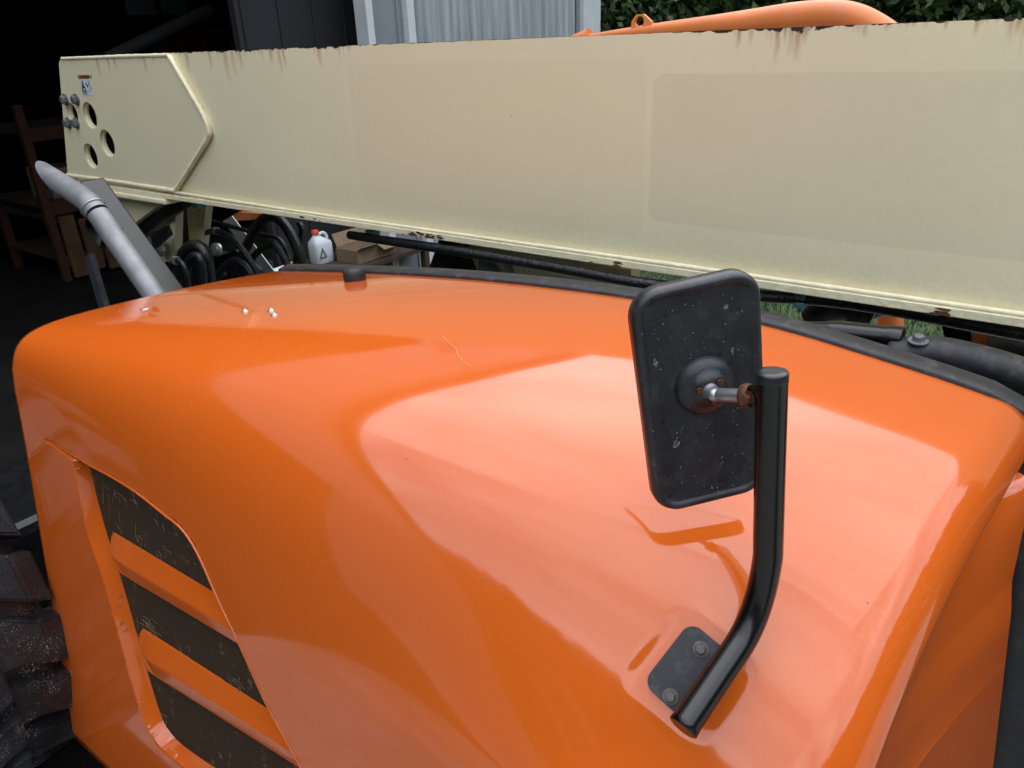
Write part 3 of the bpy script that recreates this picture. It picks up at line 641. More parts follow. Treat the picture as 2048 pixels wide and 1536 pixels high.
bd, bx, bz = nearest(poly, XX, ZZ)
snap = onside & (bd < 0.0034)
A2[..., 0] = np.where(snap, bx, XX); A2[..., 2] = np.where(snap, bz, ZZ)
ins = inside(poly, A2[..., 0], A2[..., 2]) & onside
fc = (A2[:-1, :-1] + A2[1:, :-1] + A2[:-1, 1:] + A2[1:, 1:]) / 4
fin = inside(poly, fc[..., 0], fc[..., 2]) & onside[:-1, :-1]
idx = np.arange(nx * ns).reshape(nx, ns)
qd = np.stack([idx[:-1, :-1], idx[1:, :-1], idx[1:, 1:], idx[:-1, 1:]], -1)[~fin]
hm = bpy.data.meshes.new('engine_hood'); hm.from_pydata(A2.reshape(-1, 3).tolist(), [], qd.tolist())
bm = bmesh.new(); bm.from_mesh(hm)
bmesh.ops.delete(bm, geom=[q for q in bm.verts if not q.link_faces], context='VERTS')
bmesh.ops.recalc_face_normals(bm, faces=bm.faces)
bm.faces.ensure_lookup_table()
if bm.faces[0].normal.z < 0: bmesh.ops.reverse_faces(bm, faces=bm.faces)
# turn the sheet's free edges inwards so that it shows its thickness
be = [e for e in bm.edges if e.is_boundary]
r_ = bmesh.ops.extrude_edge_only(bm, edges=be)
nv = [q for q in r_['geom'] if isinstance(q, bmesh.types.BMVert)]
for q in nv:
    v_ = q.co; q.co += Vector((0.004 if v_.x < -1.74 else 0, 0.012 if v_.z < 1.3 else 0.0, -0.010 if v_.z > 1.25 else 0))
for f in bm.faces: f.smooth = True
bm.to_mesh(hm); bm.free()
hood = put('engine_hood', hm, 'hood', T)

# vent: sloped strip, two bars, wire screens
off = lambda p, d: Vector((p.x, p.y + d, p.z))
inner_px = [(177, 930), (207, 1048), (242, 1160), (284, 1308), (318, 1422), (336, 1460), (366, 1492), (432, 1538), (525, 1595), (690, 1680)]
DEP = 0.026
IN = [side(*p, DEP) for p in spl2(inner_px, 10)]
RD = [side(*p) for p in spl2(ridge_px[2:], 10)]
def resample(P, n):
    d = [0]; 
    for i in range(1, len(P)): d.append(d[-1] + (P[i] - P[i - 1]).length)
    o = []
    for k in range(n):
        s_ = d[-1] * k / (n - 1); i = max(j for j in range(len(d)) if d[j] <= s_ + 1e-9); i = min(i, len(P) - 2)
        t = (s_ - d[i]) / (d[i + 1] - d[i] + 1e-12); o.append(P[i].lerp(P[i + 1], min(t, 1)))
    return o
n_ = len(RD)
RD_s, IN_s, n_s = RD, IN, n_
b = MB(); V = []
for i in range(n_):
    for t, dep in ((0, 0.0015), (0.03, -0.0012), (0.10, 0.0), (0.8, 0.8), (0.93, 0.94), (1.0, 1.0), (1.06, 1.35)):
        p = RD[i].lerp(IN[i], t); V.append(off(p, DEP * (dep - t) if abs(dep) > 0.01 else dep - DEP * t))
b.add(V, [[i * 7 + k, (i + 1) * 7 + k, (i + 1) * 7 + k + 1, i * 7 + k + 1] for i in range(n_ - 1) for k in range(6)], True)
# the tapering tip above the strip
tp = [side(75, 868), side(147, 922), side(177, 930), side(125, 897)]
tp[2] = side(177, 930, DEP)
b.add([off(tp[0], 0.001), off(tp[1], 0.0), tp[2], off(tp[3], 0.012)], [[0, 1, 2, 3]], True)
b.put('vent_frame', 'hood', hood)
MB().tube([off(p, 0.0012) for p in resample(crease, 160)], 0.0024, 8).put('vent_lip', 'hood', hood)
def bar(tl, tr, bl, br, crest):
    """a slanting bar: seen from the side a wedge with a rounded crest"""
    TL, TR, BL, BR = (off(side(*p, 0.012), -0.012) for p in (tl, tr, bl, br)); b = MB(); prof = [(-0.02, DEP + 0.004), (0.0, DEP - 0.002), (0.04, DEP - 0.0036), (0.44, 0.0088), (0.48, 0.0074), (0.51, 0.0068), (0.54, 0.0067), (0.58, 0.0070), (0.90, 0.0100), (0.94, 0.0106), (0.965, 0.0125), (0.985, 0.018), (1.0, DEP + 0.004)]
    V = []; m_ = 24
    for k in range(m_ + 1):
        s_ = k / m_; a = TL.lerp(TR, s_); c = BL.lerp(BR, s_)
        lift = max(0, 0.10 - s_) / 0.10
        for t, dep in prof: V.append(off(a.lerp(c, t), dep + 0.010 * lift * lift))
    q = len(prof); b.add(V, [[i * q + k, (i + 1) * q + k, (i + 1) * q + k + 1, i * q + k + 1] for i in range(m_) for k in range(q - 1)], True)
    b.put('vent_bar', 'hood', hood)
bar((204, 1066), (452, 1218), (226, 1140), (486, 1296), 0.3)
bar((262, 1258), (562, 1456), (284, 1338), (612, 1546), 0.3)
def screen(px):
    P = [side(*p, DEP + 0.001) for p in px]; c = sum(P, Vector()) / len(P)
    b = MB(); b.add([c] + P, [[0, i + 1, (i + 1) % len(P) + 1] for i in range(len(P))]); b.put('wire_screen', 'screen', hood)
screen([(165, 915), (190, 1025), (205, 1065), (225, 1095), (440, 1222), (430, 1150), (420, 1110), (375, 1050), (330, 1015), (270, 975), (215, 940)])
screen([(230, 1135), (250, 1205), (262, 1250), (285, 1285), (550, 1458), (560, 1440), (500, 1300), (488, 1288)])
screen([(288, 1338), (305, 1407), (320, 1450), (345, 1482), (420, 1540), (500, 1590), (680, 1700), (640, 1560), (605, 1530)])

# front panel in the shade beside the rolled front edge
fe = A2[-1]; b = MB(); V = []; rowsN = 24
fsel = [int(t) for t in np.linspace(3, ns - 1, 100)]
for j in fsel:
    p = Vector(fe[j]); z = p.z
    q = Vector((np.interp(z, [0.3, 0.75, 1.07, 1.12, 1.33], [0.15, 0.105, 0.066, 0.056, 0.046]), 1.14 + 0.05 * max(0, min(1, (z - 1.05) / 0.2)), z + 0.02 * (1.2 - p.y)))
    for k in range(rowsN + 1):
        t = k / rowsN; s_ = p.lerp(q, t); s_.x -= 0.004 + 0.016 * math.sin(math.pi * t) - 0.004 * t; V.append(s_)
b.add(V, [[i * (rowsN + 1) + k, (i + 1) * (rowsN + 1) + k, (i + 1) * (rowsN + 1) + k + 1, i * (rowsN + 1) + k + 1] for i in range(len(fsel) - 1) for k in range(rowsN)], True)
b.put('front_panel', 'orange', hood)

# black sealing strip along the far edge of the hood
far = [Vector(p) for p in A[::6, 0]] + [Vector(A[-1, 0]) + Vector((0.1, 0.02, -0.05)), Vector(A[-1, 0]) + Vector((0.25, 0.03, -0.13))]
b = MB(); V = []; prof = [(-0.006, -0.012), (-0.006, 0.004), (-0.003, 0.007), (0.012, 0.010), (0.034, 0.011), (0.046, 0.006), (0.052, -0.004), (0.054, -0.05)]
for p in far:
    for dy, dz in prof: V.append(p + Vector((0, dy, dz)))
q = len(prof); b.add(V, [[i * q + k, (i + 1) * q + k, (i + 1) * q + k + 1, i * q + k + 1] for i in range(len(far) - 1) for k in range(q - 1)], True)
b.put('seal_strip', 'rubber', hood)
# rubber stop, three rivets and the little dent line between them
p, n0 = surf_hit(711, 556)
MB().lathe([(0.026, -0.004), (0.027, 0.012), (0.026, 0.022), (0.021, 0.028), (0.010, 0.030)], p, n0, 28).put('rubber_stop', 'rubber', hood)
for (x, y) in ((491, 617), (540, 616), (548, 625)):
    p, n0 = surf_hit(x, y)
    MB().lathe([(0.0075, -0.001), (0.0075, 0.001), (0.005, 0.002), (0.0045, 0.004), (0.0025, 0.0055)], p, n0, 16).put('rivet', 'steel', hood)
p, n0 = surf_hit(290, 613)
MB().lathe([(0.010, -0.001), (0.010, 0.001), (0.006, 0.002)], p, n0, 16).put('rivet', 'steel', hood)
# engine bay block that fills the hood from below
MB().box((-1.70, 0.66, 0.45), (-0.10, 1.24, 1.08), None, 0.02).put('engine_bay', 'black', T)
MB().box((-1.74, 1.20, 0.55), (0.45, 1.29, 1.275), None, 0.01).put('inner_bulkhead', 'black', T)

# ---------------- side mirror
mt_c = atR(1409, 798, 0.895)
to_cam = (CAM - mt_c).normalized(); hz = Vector((to_cam.x, to_cam.y, 0)).normalized()
rightv = Vector((-hz.y, hz.x, 0))                          # to the right as seen by the camera
yaw = math.radians(24)
mn = (hz * math.cos(yaw) + rightv * math.sin(yaw) + Vector((0, 0, 0.02))).normalized()
mr_ = Vector((0, 0, 1)).cross(mn).normalized(); mu = mn.cross(mr_)
ra = math.radians(8); mr_, mu = mr_ * math.cos(ra) - mu * math.sin(ra) * 0 + mu * 0, mu
mu = (mu * math.cos(ra) - mr_ * math.sin(ra)); mr_ = mu.cross(mn)
MWd, MHt = 0.147, 0.288
def mring(ins_, d):
    o = []
    for x, y in rrect2(MWd - 2 * ins_, MHt - 2 * ins_, max(0.034 - ins_, 0.006), 9):
        k = 1 + 0.03 * (y / MHt); o.append(mt_c + mr_ * (x * k) + mu * y + mn * d)
    return o
b = MB(); V = []; spec = [(0.004, -0.020), (0.0, -0.016), (0.0, -0.004), (0.0025, 0.001), (0.005, 0.0030), (0.0080, 0.0033), (0.0105, 0.0022), (0.012, -0.0003), (0.0135, -0.0010), (0.04, -0.0008), (0.06, -0.0005)]
rings = [mring(*q) for q in spec]; q = len(rings[0])
for rg in rings: V += rg
b.add(V, [[i * q + k, i * q + (k + 1) % q, (i + 1) * q + (k + 1) % q, (i + 1) * q + k] for i in range(len(spec) - 1) for k in range(q)], True)
b.add(rings[-1], [list(range(q))], True)
mirror = b.put('side_mirror', 'mirror_back', T, fix=True)
g = mring(0.005, -0.0195); b = MB(); b.add(g, [list(range(len(g)))[::-1]]); b.put('mirror_glass', 'mirror', mirror)
rs = random.Random(9); b = MB()
for (x, y, r0, nn) in ((1352, 888, 0.0036, 44), (1311, 726, 0.0026, 12), (1452, 612, 0.0024, 11), (1465, 702, 0.002, 9), (1430, 985, 0.010, 8)):
    d = ray(x, y); o_ = mt_c + mn * -0.0004; t = (o_ - CAM).dot(mn) / d.dot(mn); h_ = CAM + d * t
    for _ in range(nn):
        c = h_ + mr_ * rs.gauss(0, r0 * 0.45) + mu * rs.gauss(0, r0); a = rs.uniform(0, 3.1); u = mr_ * math.cos(a) + mu * math.sin(a); v = mr_ * -math.sin(a) + mu * math.cos(a); q = rs.uniform(0.0005, 0.0016)
        b.add([c + (u * math.cos(k) * 1.1 + v * math.sin(k) * 0.8) * q * rs.uniform(.7, 1.3) for k in [i * 2 * math.pi / 6 for i in range(6)]], [list(range(6))])
dr = MB()
for _ in range(95):
    x_, y_ = rs.uniform(-.47, .47) * (MWd - 0.03), rs.uniform(-.47, .47) * (MHt - 0.03); q = rs.choice((0.0007, 0.0009, 0.0012, 0.0016))
    dr.lathe([(q, 0), (q * 0.9, q * 0.35), (q * 0.55, q * 0.65), (q * 0.1, q * 0.75)], mt_c + mr_ * x_ + mu * y_ - mn * 0.0007, mn, 8)
wm_ = mat('water_drop', (0.02, 0.02, 0.022), 0.03, spec=0.9); o = dr.put('water_drops', wm_, mirror); o['kind'] = 'stuff'
o = b.put('scuff_marks', mat('worn_grey_scuff', (0.17, 0.175, 0.185), 0.6, var=0.4, vscale=200), mirror); o['kind'] = 'stuff'
bo = mt_c + mr_ * 0.002 + mu * 0.017
MB().lathe([(0.037, -0.002), (0.036, 0.002), (0.032, 0.0075), (0.026, 0.0115), (0.019, 0.0135), (0.0185, 0.0155), (0.006, 0.0155)], bo, mn, 40).put('boss', 'mirror_back', mirror)
top = bo + mn * 0.0155
for a in (40, 160, 280):
    d = (mr_ * math.cos(math.radians(a)) + mu * math.sin(math.radians(a))) * 0.0142
    hexbolt(top + d - mn * 0.001, mn, 0.0038, 0.004, 1.35).put('clamp_screw', 'rustbolt', mirror)
MB().lathe([(0.0095, 0), (0.0095, 0.003), (0.0075, 0.005), (0.0085, 0.009), (0.007, 0.015), (0.003, 0.018)], top, mn, 24).put('ball_stud', 'steel', mirror)
# arm tube: foot on the hood, bend, upright
t0 = atR(1368, 1452, 0.925); t1 = atR(1478, 1290, 0.955); t2 = atR(1527, 1190, 0.948); t3 = atR(1536, 1110, 0.922); t4 = atR(1544, 748, 0.822)
dn = (t1 - t0).normalized(); du = (t4 - t3).normalized()
corner_a = t0 + dn * ((t1 - t0).length * 0.93)
path = [t0, t0.lerp(corner_a, 0.5), corner_a]
end_b = t3
for k in range(1, 10):
    t = k / 10; c1 = corner_a + dn * 0.055; path.append(corner_a * (1 - t) ** 2 + c1 * 2 * t * (1 - t) + end_b * t * t)
path += [end_b, end_b.lerp(t4, 0.5), t4]
TR_ = 0.0165
MB().tube(path, TR_, 36).put('arm_tube', 'tubeblack', mirror)
MB().lathe([(TR_ + 0.0003, -0.008), (TR_ + 0.0004, 0.001), (TR_ - 0.001, 0.003), (TR_ - 0.006, 0.0035)], t4, du, 36).put('tube_cap', 'black', mirror)
MB().lathe([(TR_ + 0.0004, -0.004), (TR_ + 0.0006, 0.002), (TR_ - 0.002, 0.0035)], t0, -dn, 36).put('tube_cap', 'tubeblack', mirror)
# link from ball joint to the tube
jn = top + mn * 0.011; tubep = t3.lerp(t4, 0.885)
dirl = (tubep - jn).normalized(); L_ = (tubep - jn).length
MB().lathe([(0.004, 0), (0.0075, 0.006), (0.0078, L_ - 0.030)], jn, dirl, 20).put('link_rod', 'steel', mirror)
cl = tubep - dirl * (TR_ + 0.012)
MB().lathe([(0.0125, -0.005), (0.0135, -0.003), (0.0135, 0.003), (0.0125, 0.005)], cl, dirl, 24).put('link_collar', 'rustbolt', mirror)
lug = MB(); ex = dirl; ey = (du - ex * du.dot(ex)).normalized(); en = ex.cross(ey)
if en.dot(CAM - cl) < 0: en = -en
lug.plate([(-0.008, -0.012), (0.022, -0.012), (0.022, 0.012), (-0.002, 0.012), (-0.009, 0.006)], [], cl + en * 0.004, ex, ey, en, 0.006); lug.put('link_lug', 'tubeblack', mirror)
hexbolt(cl + en * 0.0045 + ex * 0.004, en, 0.0058, 0.007, 1.3).put('link_bolt', 'rustbolt', mirror)
# foot plate
fp = pa - na * 0.0045
pl = MB(); off_c = fp; pl.plate(rrect2(0.096, 0.070, 0.016), [], off_c + na * 0.005, long_ax, cross_ax, na, 0.005)
pl.put('foot_plate', 'rubber', mirror)
for (x, y) in ((1402, 1298), (1341, 1393)):
    d = ray(x, y); o_ = off_c + na * 0.005; t = (o_ - CAM).dot(na) / d.dot(na); h_ = CAM + d * t
    hexbolt(h_, na, 0.0066, 0.007, 1.45).put('foot_bolt', 'boltdark', mirror)
mid = t0.lerp(corner_a, 0.5)
sb = MB(); ex = dn; en = na; ey = en.cross(ex).normalized(); en = ex.cross(ey)
gap = (mid - off_c).dot(na)
sb.box((-0.040, -0.006, -gap + 0.006), (0.040, 0.006, -TR_ * 0.8), Matrix.Translation(mid) @ Matrix((ex, ey, en)).transposed().to_4x4())
sb.put('foot_web', 'tubeblack', mirror)

# ---------------- boom
def xz(x, y): p = atY(x, y, BY - 0.014); return (p.x, p.z)
EX, EZ, EN = Vector((1, 0, 0)), Vector((0, 0, 1)), Vector((0, -1, 0))
hole_px = [((179, 231), 0.050), ((181, 312), 0.050), ((214, 287), 0.052), ((144, 227), 0.042)]
holes = [(xz(*c), r) for c, r in hole_px]
o0 = Vector((0, BY, 0))
b = MB(); b.plate([(-3.313, BZ1), (BX1, BZ1), (BX1, BZ0 + 0.018), (-3.505, BZ0 + 0.018)], [circle(c[0], c[1], r - 0.006) for c, r in holes], o0, EX, EZ, EN, 0.008)
b.box((BX0 + 0.22, BY + 0.0122, BZ1 - 0.014), (BX1, BY + 0.378, BZ1 - 0.002))
b.plate([(-3.313, BZ1), (BX1, BZ1), (BX1, BZ0 + 0.018), (-3.505, BZ0 + 0.018)], [], o0 + Vector((0, 0.39, 0)), EX, EZ, EN, 0.012)
boom = b.put('boom', 'boom', T)
MB().box((-3.50, BY - 0.020, BZ0), (BX1, BY + 0.41, BZ0 + 0.0175), None, 0.002).put('bottom_plate', 'weld', boom)
MB().box((-3.28, BY + 0.05, BZ0 + 0.06), (BX1 + 0.1, BY + 0.33, BZ1 - 0.06), None, 0.01).put('inner_boom', 'ink', boom)  # black stands in for the shade seen through the tail holes
MB().add([(-3.49, BY + 0.02, BZ0 + 0.02), (-3.49, BY + 0.37, BZ0 + 0.02), (-3.32, BY + 0.37, BZ1 - 0.016), (-3.32, BY + 0.02, BZ1 - 0.016), (-3.47, BY + 0.02, BZ0 + 0.02), (-3.47, BY + 0.37, BZ0 + 0.02), (-3.30, BY + 0.37, BZ1 - 0.016), (-3.30, BY + 0.02, BZ1 - 0.016)], [[0, 1, 2, 3], [7, 6, 5, 4], [0, 4, 5, 1], [1, 5, 6, 2], [2, 6, 7, 3], [3, 7, 4, 0]]).put('dark_tail_plug', 'ink', boom, fix=True)  # added black closure, so the tail holes stay dark
# reinforcing plate at the tail
def arc_corner(a, c, d, r, n=8):
    a, c, d = Vector((*a, 0)), Vector((*c, 0)), Vector((*d, 0)); u = (a - c).normalized(); v = (d - c).normalized()
    s_ = c + u * r; e = c + v * r; return [tuple(((s_ * (1 - t) ** 2 + c * 2 * t * (1 - t) + e * t * t).to_2d())) for t in [k / n for k in range(n + 1)]]
cr1, cr2, cr3, cr4 = (-3.318, 1.893), (-2.545, 1.893), (-2.375, 1.655), (-2.69, 1.432)
cr5 = (-3.513, 1.432)
outl = arc_corner(cr5, cr1, cr2, 0.03) + [cr2] + arc_corner(cr2, cr3, cr4, 0.06) + [cr4, cr5]
b = MB(); b.plate(outl, [circle(c[0], c[1], r) for c, r in holes], o0 + EN * 0.013, EX, EZ, EN, 0.0128)
b.put('reinforcing_plate', 'boom', boom)
def bead(pts, r, name='weld_bead'):
    P = smooth_path([Vector((p[0], BY - 0.012, p[1])) for p in pts], 10); b = MB()
    rr = [r * random.uniform(0.88, 1.12) for _ in P]; b.tube(P, rr, 10).put(name, 'weld', boom)
bead([(-3.29, 1.8945), (-3.0, 1.8945), (-2.8, 1.8945), (-2.548, 1.893)], 0.0065)
bead([(-2.545, 1.890), (-2.46, 1.774), (-2.415, 1.708), (-2.400, 1.665), (-2.415, 1.632), (-2.53, 1.548), (-2.69, 1.434)], 0.0085)
bead([(-3.51, 1.438), (-3.1, 1.438), (-2.69, 1.434)], 0.0085)
bead([(-2.69, 1.428), (-1.9, 1.4215), (-1.0, 1.4215), (0.5, 1.4215)], 0.006)
MB().box((-3.515, BY - 0.030, BZ0 - 0.022), (-2.755, BY + 0.40, BZ0 - 0.001), None, 0.006).put('tail_flange', 'weld', boom)
for c in ((131, 199), (153, 199), (137, 246), (153, 246)):
    x, z = xz(*c); hexbolt((x, BY - 0.0135, z), (0, -1, 0), 0.017, 0.015, 1.3).put('bolt', 'boltgrey', boom)
# warning sticker: orange header, hand-crush triangle, hand and tool pictogram
sx0, sz1 = xz(155, 150); sx1, sz0 = xz(187, 190); ys = BY - 0.0142
def flat(poly_, m_, name, d, parent): 
    b = MB(); b.plate(poly_, [], Vector((0, ys - d, 0)), EX, EZ, EN, 0.0004); return b.put(name, m_, parent)
W_, H_ = sx1 - sx0, sz1 - sz0
S = lambda u, v: (sx0 + u * W_, sz0 + v * H_)
stk = flat([S(0, 0), S(1, 0), S(1, 1), S(0, 1)], 'white', 'warning_sticker', 0, boom)
def fl(name, pts, m_='ink', d=0.0006): return pts, name, m_, d
dec = MB(); dec.plate([S(0, .80), S(1, .80), S(1, 1), S(0, 1)], [], Vector((0, ys - 0.0006, 0)), EX, EZ, EN, 0.0004)
b = dec; o_hdr = put('sticker_header', b.mesh('sticker_header'), 'decal_orange', boom)
ink = MB()
def inkp(pts, hl=[], d=0.0012): ink.plate([S(*p) for p in pts], [[S(*p) for p in h] for h in hl], Vector((0, ys - d, 0)), EX, EZ, EN, 0.0004)
inkp([(0.06, .16), (0.52, .16), (0.29, .74)], [[(0.14, .21), (0.44, .21), (0.29, .60)]])
inkp([(0.22, .40), (0.30, .46), (0.36, .38), (0.30, .33), (0.33, .24), (0.28, .24), (0.27, .33)])
inkp([(0.55, .62), (0.62, .60), (0.70, .50), (0.80, .47), (0.78, .43), (0.70, .44), (0.68, .36), (0.64, .42), (0.57, .52)])
inkp([(0.84, .46), (0.88, .52), (0.86, .74), (0.82, .60)]); inkp([(0.93, .26), (0.97, .26), (0.97, .40), (0.93, .44)])
for v in (.05, .09): inkp([(0.08, v), (0.5, v), (0.5, v + .015), (0.08, v + .015)])
for v in (.16, .20): inkp([(0.62, v), (0.82, v), (0.82, v + .012), (0.62, v + .012)])
inkp([(0.20, .83), (0.34, .83), (0.27, .96)], d=0.0014)
ink.put('sticker_print', 'ink', boom)
tcv = bpy.data.curves.new('warning_text', 'FONT'); tcv.body = 'WARNING'; tcv.size = 0.0165; tcv.extrude = 0.0002
to = bpy.data.objects.new('warning_text_source', tcv); COL.objects.link(to); dg = bpy.context.evaluated_depsgraph_get(); tme = bpy.data.meshes.new_from_object(to.evaluated_get(dg)); bpy.data.objects.remove(to)
tme.transform(Matrix(((1, 0, 0, S(.36, 0)[0]), (0, 0, -1, ys - 0.0014), (0, 1, 0, S(0, .84)[1]), (0, 0, 0, 1)))); tme.materials.clear()
put('sticker_lettering', tme, 'ink', boom)
# ---------------- exhaust pipe
ey_ = 1.02
e0 = atY(345, 640, ey_); e1 = atY(308, 590, ey_); e2 = atY(196, 428, ey_); e3 = atY(178, 406, ey_); e4 = atY(112, 362, ey_)
ER = 0.0300
b = MB(); b.tube([e0, e1, e2], ER, 32); pipe = b.put('exhaust_pipe', 'alu', T)
P = [e2 + (e3 - e2) * 0.1] + smooth_path([e3, atY(160, 392, ey_), atY(138, 378, ey_), e4], 6)
b = MB(); n_ = 32; b.tube(P, ER * 1.05, n_, caps=False)
# slash cut at the mouth
ax = (P[-1] - P[-2]).normalized(); k0 = len(b.v) - n_
for k in range(n_):
    v_ = b.v[k0 + k] - P[-1]; b.v[k0 + k] = b.v[k0 + k] + ax * (v_.z * 2.9)
b.put('exhaust_tip', 'alu', pipe)
cdx = (e3 - e2).normalized(); cc = e2.lerp(e3, 0.55)
MB().lathe([(ER * 1.05, -0.003), (ER * 1.17, -0.0025), (ER * 1.17, 0.0025), (ER * 1.05, 0.003)], cc, cdx, 36).put('pipe_clamp', 'steel', pipe)
uu = cdx.cross(Vector((0, 1, 0))).normalized()
ub = cc + uu * ER * 1.25 if uu.x < 0 else cc - uu * ER * 1.25
side_u = (ub - cc).normalized()
MB().tube([cc + side_u * ER * 1.3 + cdx * 0.01, cc + side_u * ER * 1.45 - cdx * 0.055], 0.006, 10).put('clamp_rod', 'steel', pipe)
MB().tube(smooth_path([cc + side_u * ER * 1.2 - cdx * 0.01, cc + side_u * ER * 1.9 - cdx * 0.025, cc + side_u * ER * 1.7 - cdx * 0.06, cc + side_u * ER * 0.8 - cdx * 0.075]), 0.005, 8).put('clamp_loop', 'steel', pipe)

# ---------------- black box-section post behind the exhaust, with an open rectangular end
py_ = 1.17
pa0 = atY(186, 382, py_); pb0 = atY(352, 612, py_); dirp = (pb0 - pa0).normalized(); sidep = Vector((0, 1, 0)).cross(dirp).normalized()
m_ = Matrix((dirp, Vector((0, 1, 0)), sidep)).transposed().to_4x4(); m_.translation = pa0
post = MB().box((-0.02, -0.04, -0.035), ((pb0 - pa0).length, 0.04, 0.035), m_, 0.006).put('box_post', 'tubeblack', T)
q0 = atY(222, 455, py_ - 0.05)
m2_ = Matrix((dirp, Vector((0, 1, 0)), sidep)).transposed().to_4x4(); m2_.translation = q0
b = MB()
for lo, hi in (((-0.05, -0.05, -0.04), (0.04, 0.009, -0.034)), ((-0.05, -0.05, 0.034), (0.04, 0.009, 0.04)), ((-0.05, -0.05, -0.033), (-0.044, 0.009, 0.033)), ((0.034, -0.05, -0.033), (0.04, 0.009, 0.033))): b.box(lo, hi, m2_, 0.001)
b.put('socket', 'black', post)

# ---------------- cream pivot brackets under the tail of the boom
def pplate(px, Y, th, m_, name, parent=T, hl=[]):
    pts = [(lambda p: (p.x, p.z))(atY(x, y, Y)) for x, y in px]
    b = MB(); b.plate(pts, hl, Vector((0, Y, 0)), EX, EZ, EN, th); return b.put(name, m_, parent)
g1 = pplate([(168, 362), (325, 396), (325, 404), (262, 452), (205, 402)], 1.60, 0.03, 'cream', 'tail_gusset')
g2 = pplate([(318, 412), (352, 405), (350, 500), (338, 524), (322, 524), (312, 500), (290, 470)], 1.68, 0.035, 'cream', 'pivot_bracket')
x, z = (lambda p: (p.x, p.z))(atY(318, 492, 1.645)); MB().lathe([(0.045, 0), (0.045, 0.03), (0.038, 0.035), (0.02, 0.037)], (x, 1.645, z), (0, -1, 0), 28).put('pivot_pin', 'steel', g2)
g3 = pplate([(372, 402), (412, 410), (402, 505), (392, 520), (380, 500)], 1.80, 0.035, 'cream', 'pivot_bracket')
MB().tube([atY(272, 470, 1.66), atY(372, 400, 1.66)], 0.028, 16).put('lock_rod', 'black', T)
# dark frame behind: lift-cylinder trunnions and hose bundle
fr = MB(); fr.box((-3.4, 1.62, 0.42), (0.7, 1.86, 0.72), None, 0.02); fr.put('chassis_rail', 'black', T)
MB().tube(smooth_path([atY(352, 600, 1.5), atY(362, 520, 1.5), atY(385, 492, 1.5), atY(410, 505, 1.5), atY(420, 560, 1.5), atY(420, 620, 1.5)]), 0.022, 14).put('hydraulic_hose', 'hose', T)
MB().tube(smooth_path([atY(368, 600, 1.46), atY(376, 530, 1.46), atY(392, 512, 1.46), atY(404, 530, 1.46), atY(408, 610, 1.46)]), 0.016, 14).put('hydraulic_hose', 'hose', T)
MB().tube(smooth_path([atY(452, 590, 1.95), atY(490, 500, 1.95), atY(525, 440, 1.95), atY(560, 440, 1.95), atY(592, 490, 1.95), atY(612, 560, 1.95)]), 0.022, 14).put('hydraulic_hose', 'hose', T)
MB().tube(smooth_path([atY(478, 560, 1.9), atY(510, 510, 1.9), atY(540, 490, 1.9), atY(562, 505, 1.9), atY(582, 545, 1.9)]), 0.015, 12).put('hydraulic_hose', 'hose', T)
x, z = (lambda p: (p.x, p.z))(atY(437, 499, 1.86)); MB().lathe([(0.03, 0), (0.03, 0.02), (0.022, 0.024)], (x, 1.86, z), (0, -1, 0.15), 24).put('pin_end', 'steel', T)
# brushed aluminium guard strip seen through the gap, with an orange panel above
pplate([(446, 442), (464, 432), (548, 542), (530, 552)], 2.15, 0.004, 'trim', 'guard_strip')
pplate([(462, 432), (478, 424), (530, 428), (522, 438), (470, 442)], 2.2, 0.02, 'orange2', 'guard_panel')

for (pts, Y, r0) in (([(330, 600), (338, 548), (352, 520), (372, 540), (380, 600)], 1.40, 0.010), ([(400, 470), (432, 462), (468, 480), (500, 520), (520, 560)], 1.82, 0.012), ([(415, 440), (470, 455), (520, 468), (560, 480), (580, 520)], 2.0, 0.010), ([(420, 600), (440, 545), (470, 520), (500, 545), (505, 590)], 1.72, 0.013), ([(585, 560), (596, 500), (604, 462), (598, 445)], 2.05, 0.014)):
    MB().tube(smooth_path([atY(x, y, Y) for x, y in pts]), r0, 12).put('hydraulic_hose', 'hose', T)
for (x, y, Y, r0) in ((432, 462, 1.82, 0.017), (596, 500, 2.05, 0.02), (352, 521, 1.40, 0.014), (505, 470, 2.0, 0.015)):
    p = atY(x, y, Y); MB().lathe([(r0, -0.012), (r0, 0.012)], p, (0.3, 0.2, 1), 6, False).put('hose_fitting', 'boltgrey', T)
pplate([(420, 520), (470, 500), (520, 540), (520, 600), (420, 600)], 1.98, 0.02, 'black', 'valve_block')
pplate([(300, 470), (332, 452), (340, 470), (306, 500)], 1.60, 0.015, 'black', 'lock_bracket')
for (x, y) in ((450, 548), (482, 540), (500, 552)):
    p = atY(x, y, 1.975); hexbolt(p, (0, -1, 0), 0.012, 0.014, 1.3).put('valve_bolt', 'boltgrey', T)
pplate([(168, 515), (178, 508), (212, 620), (200, 625)], 1.30, 0.02, 'greyplastic', 'side_guard')
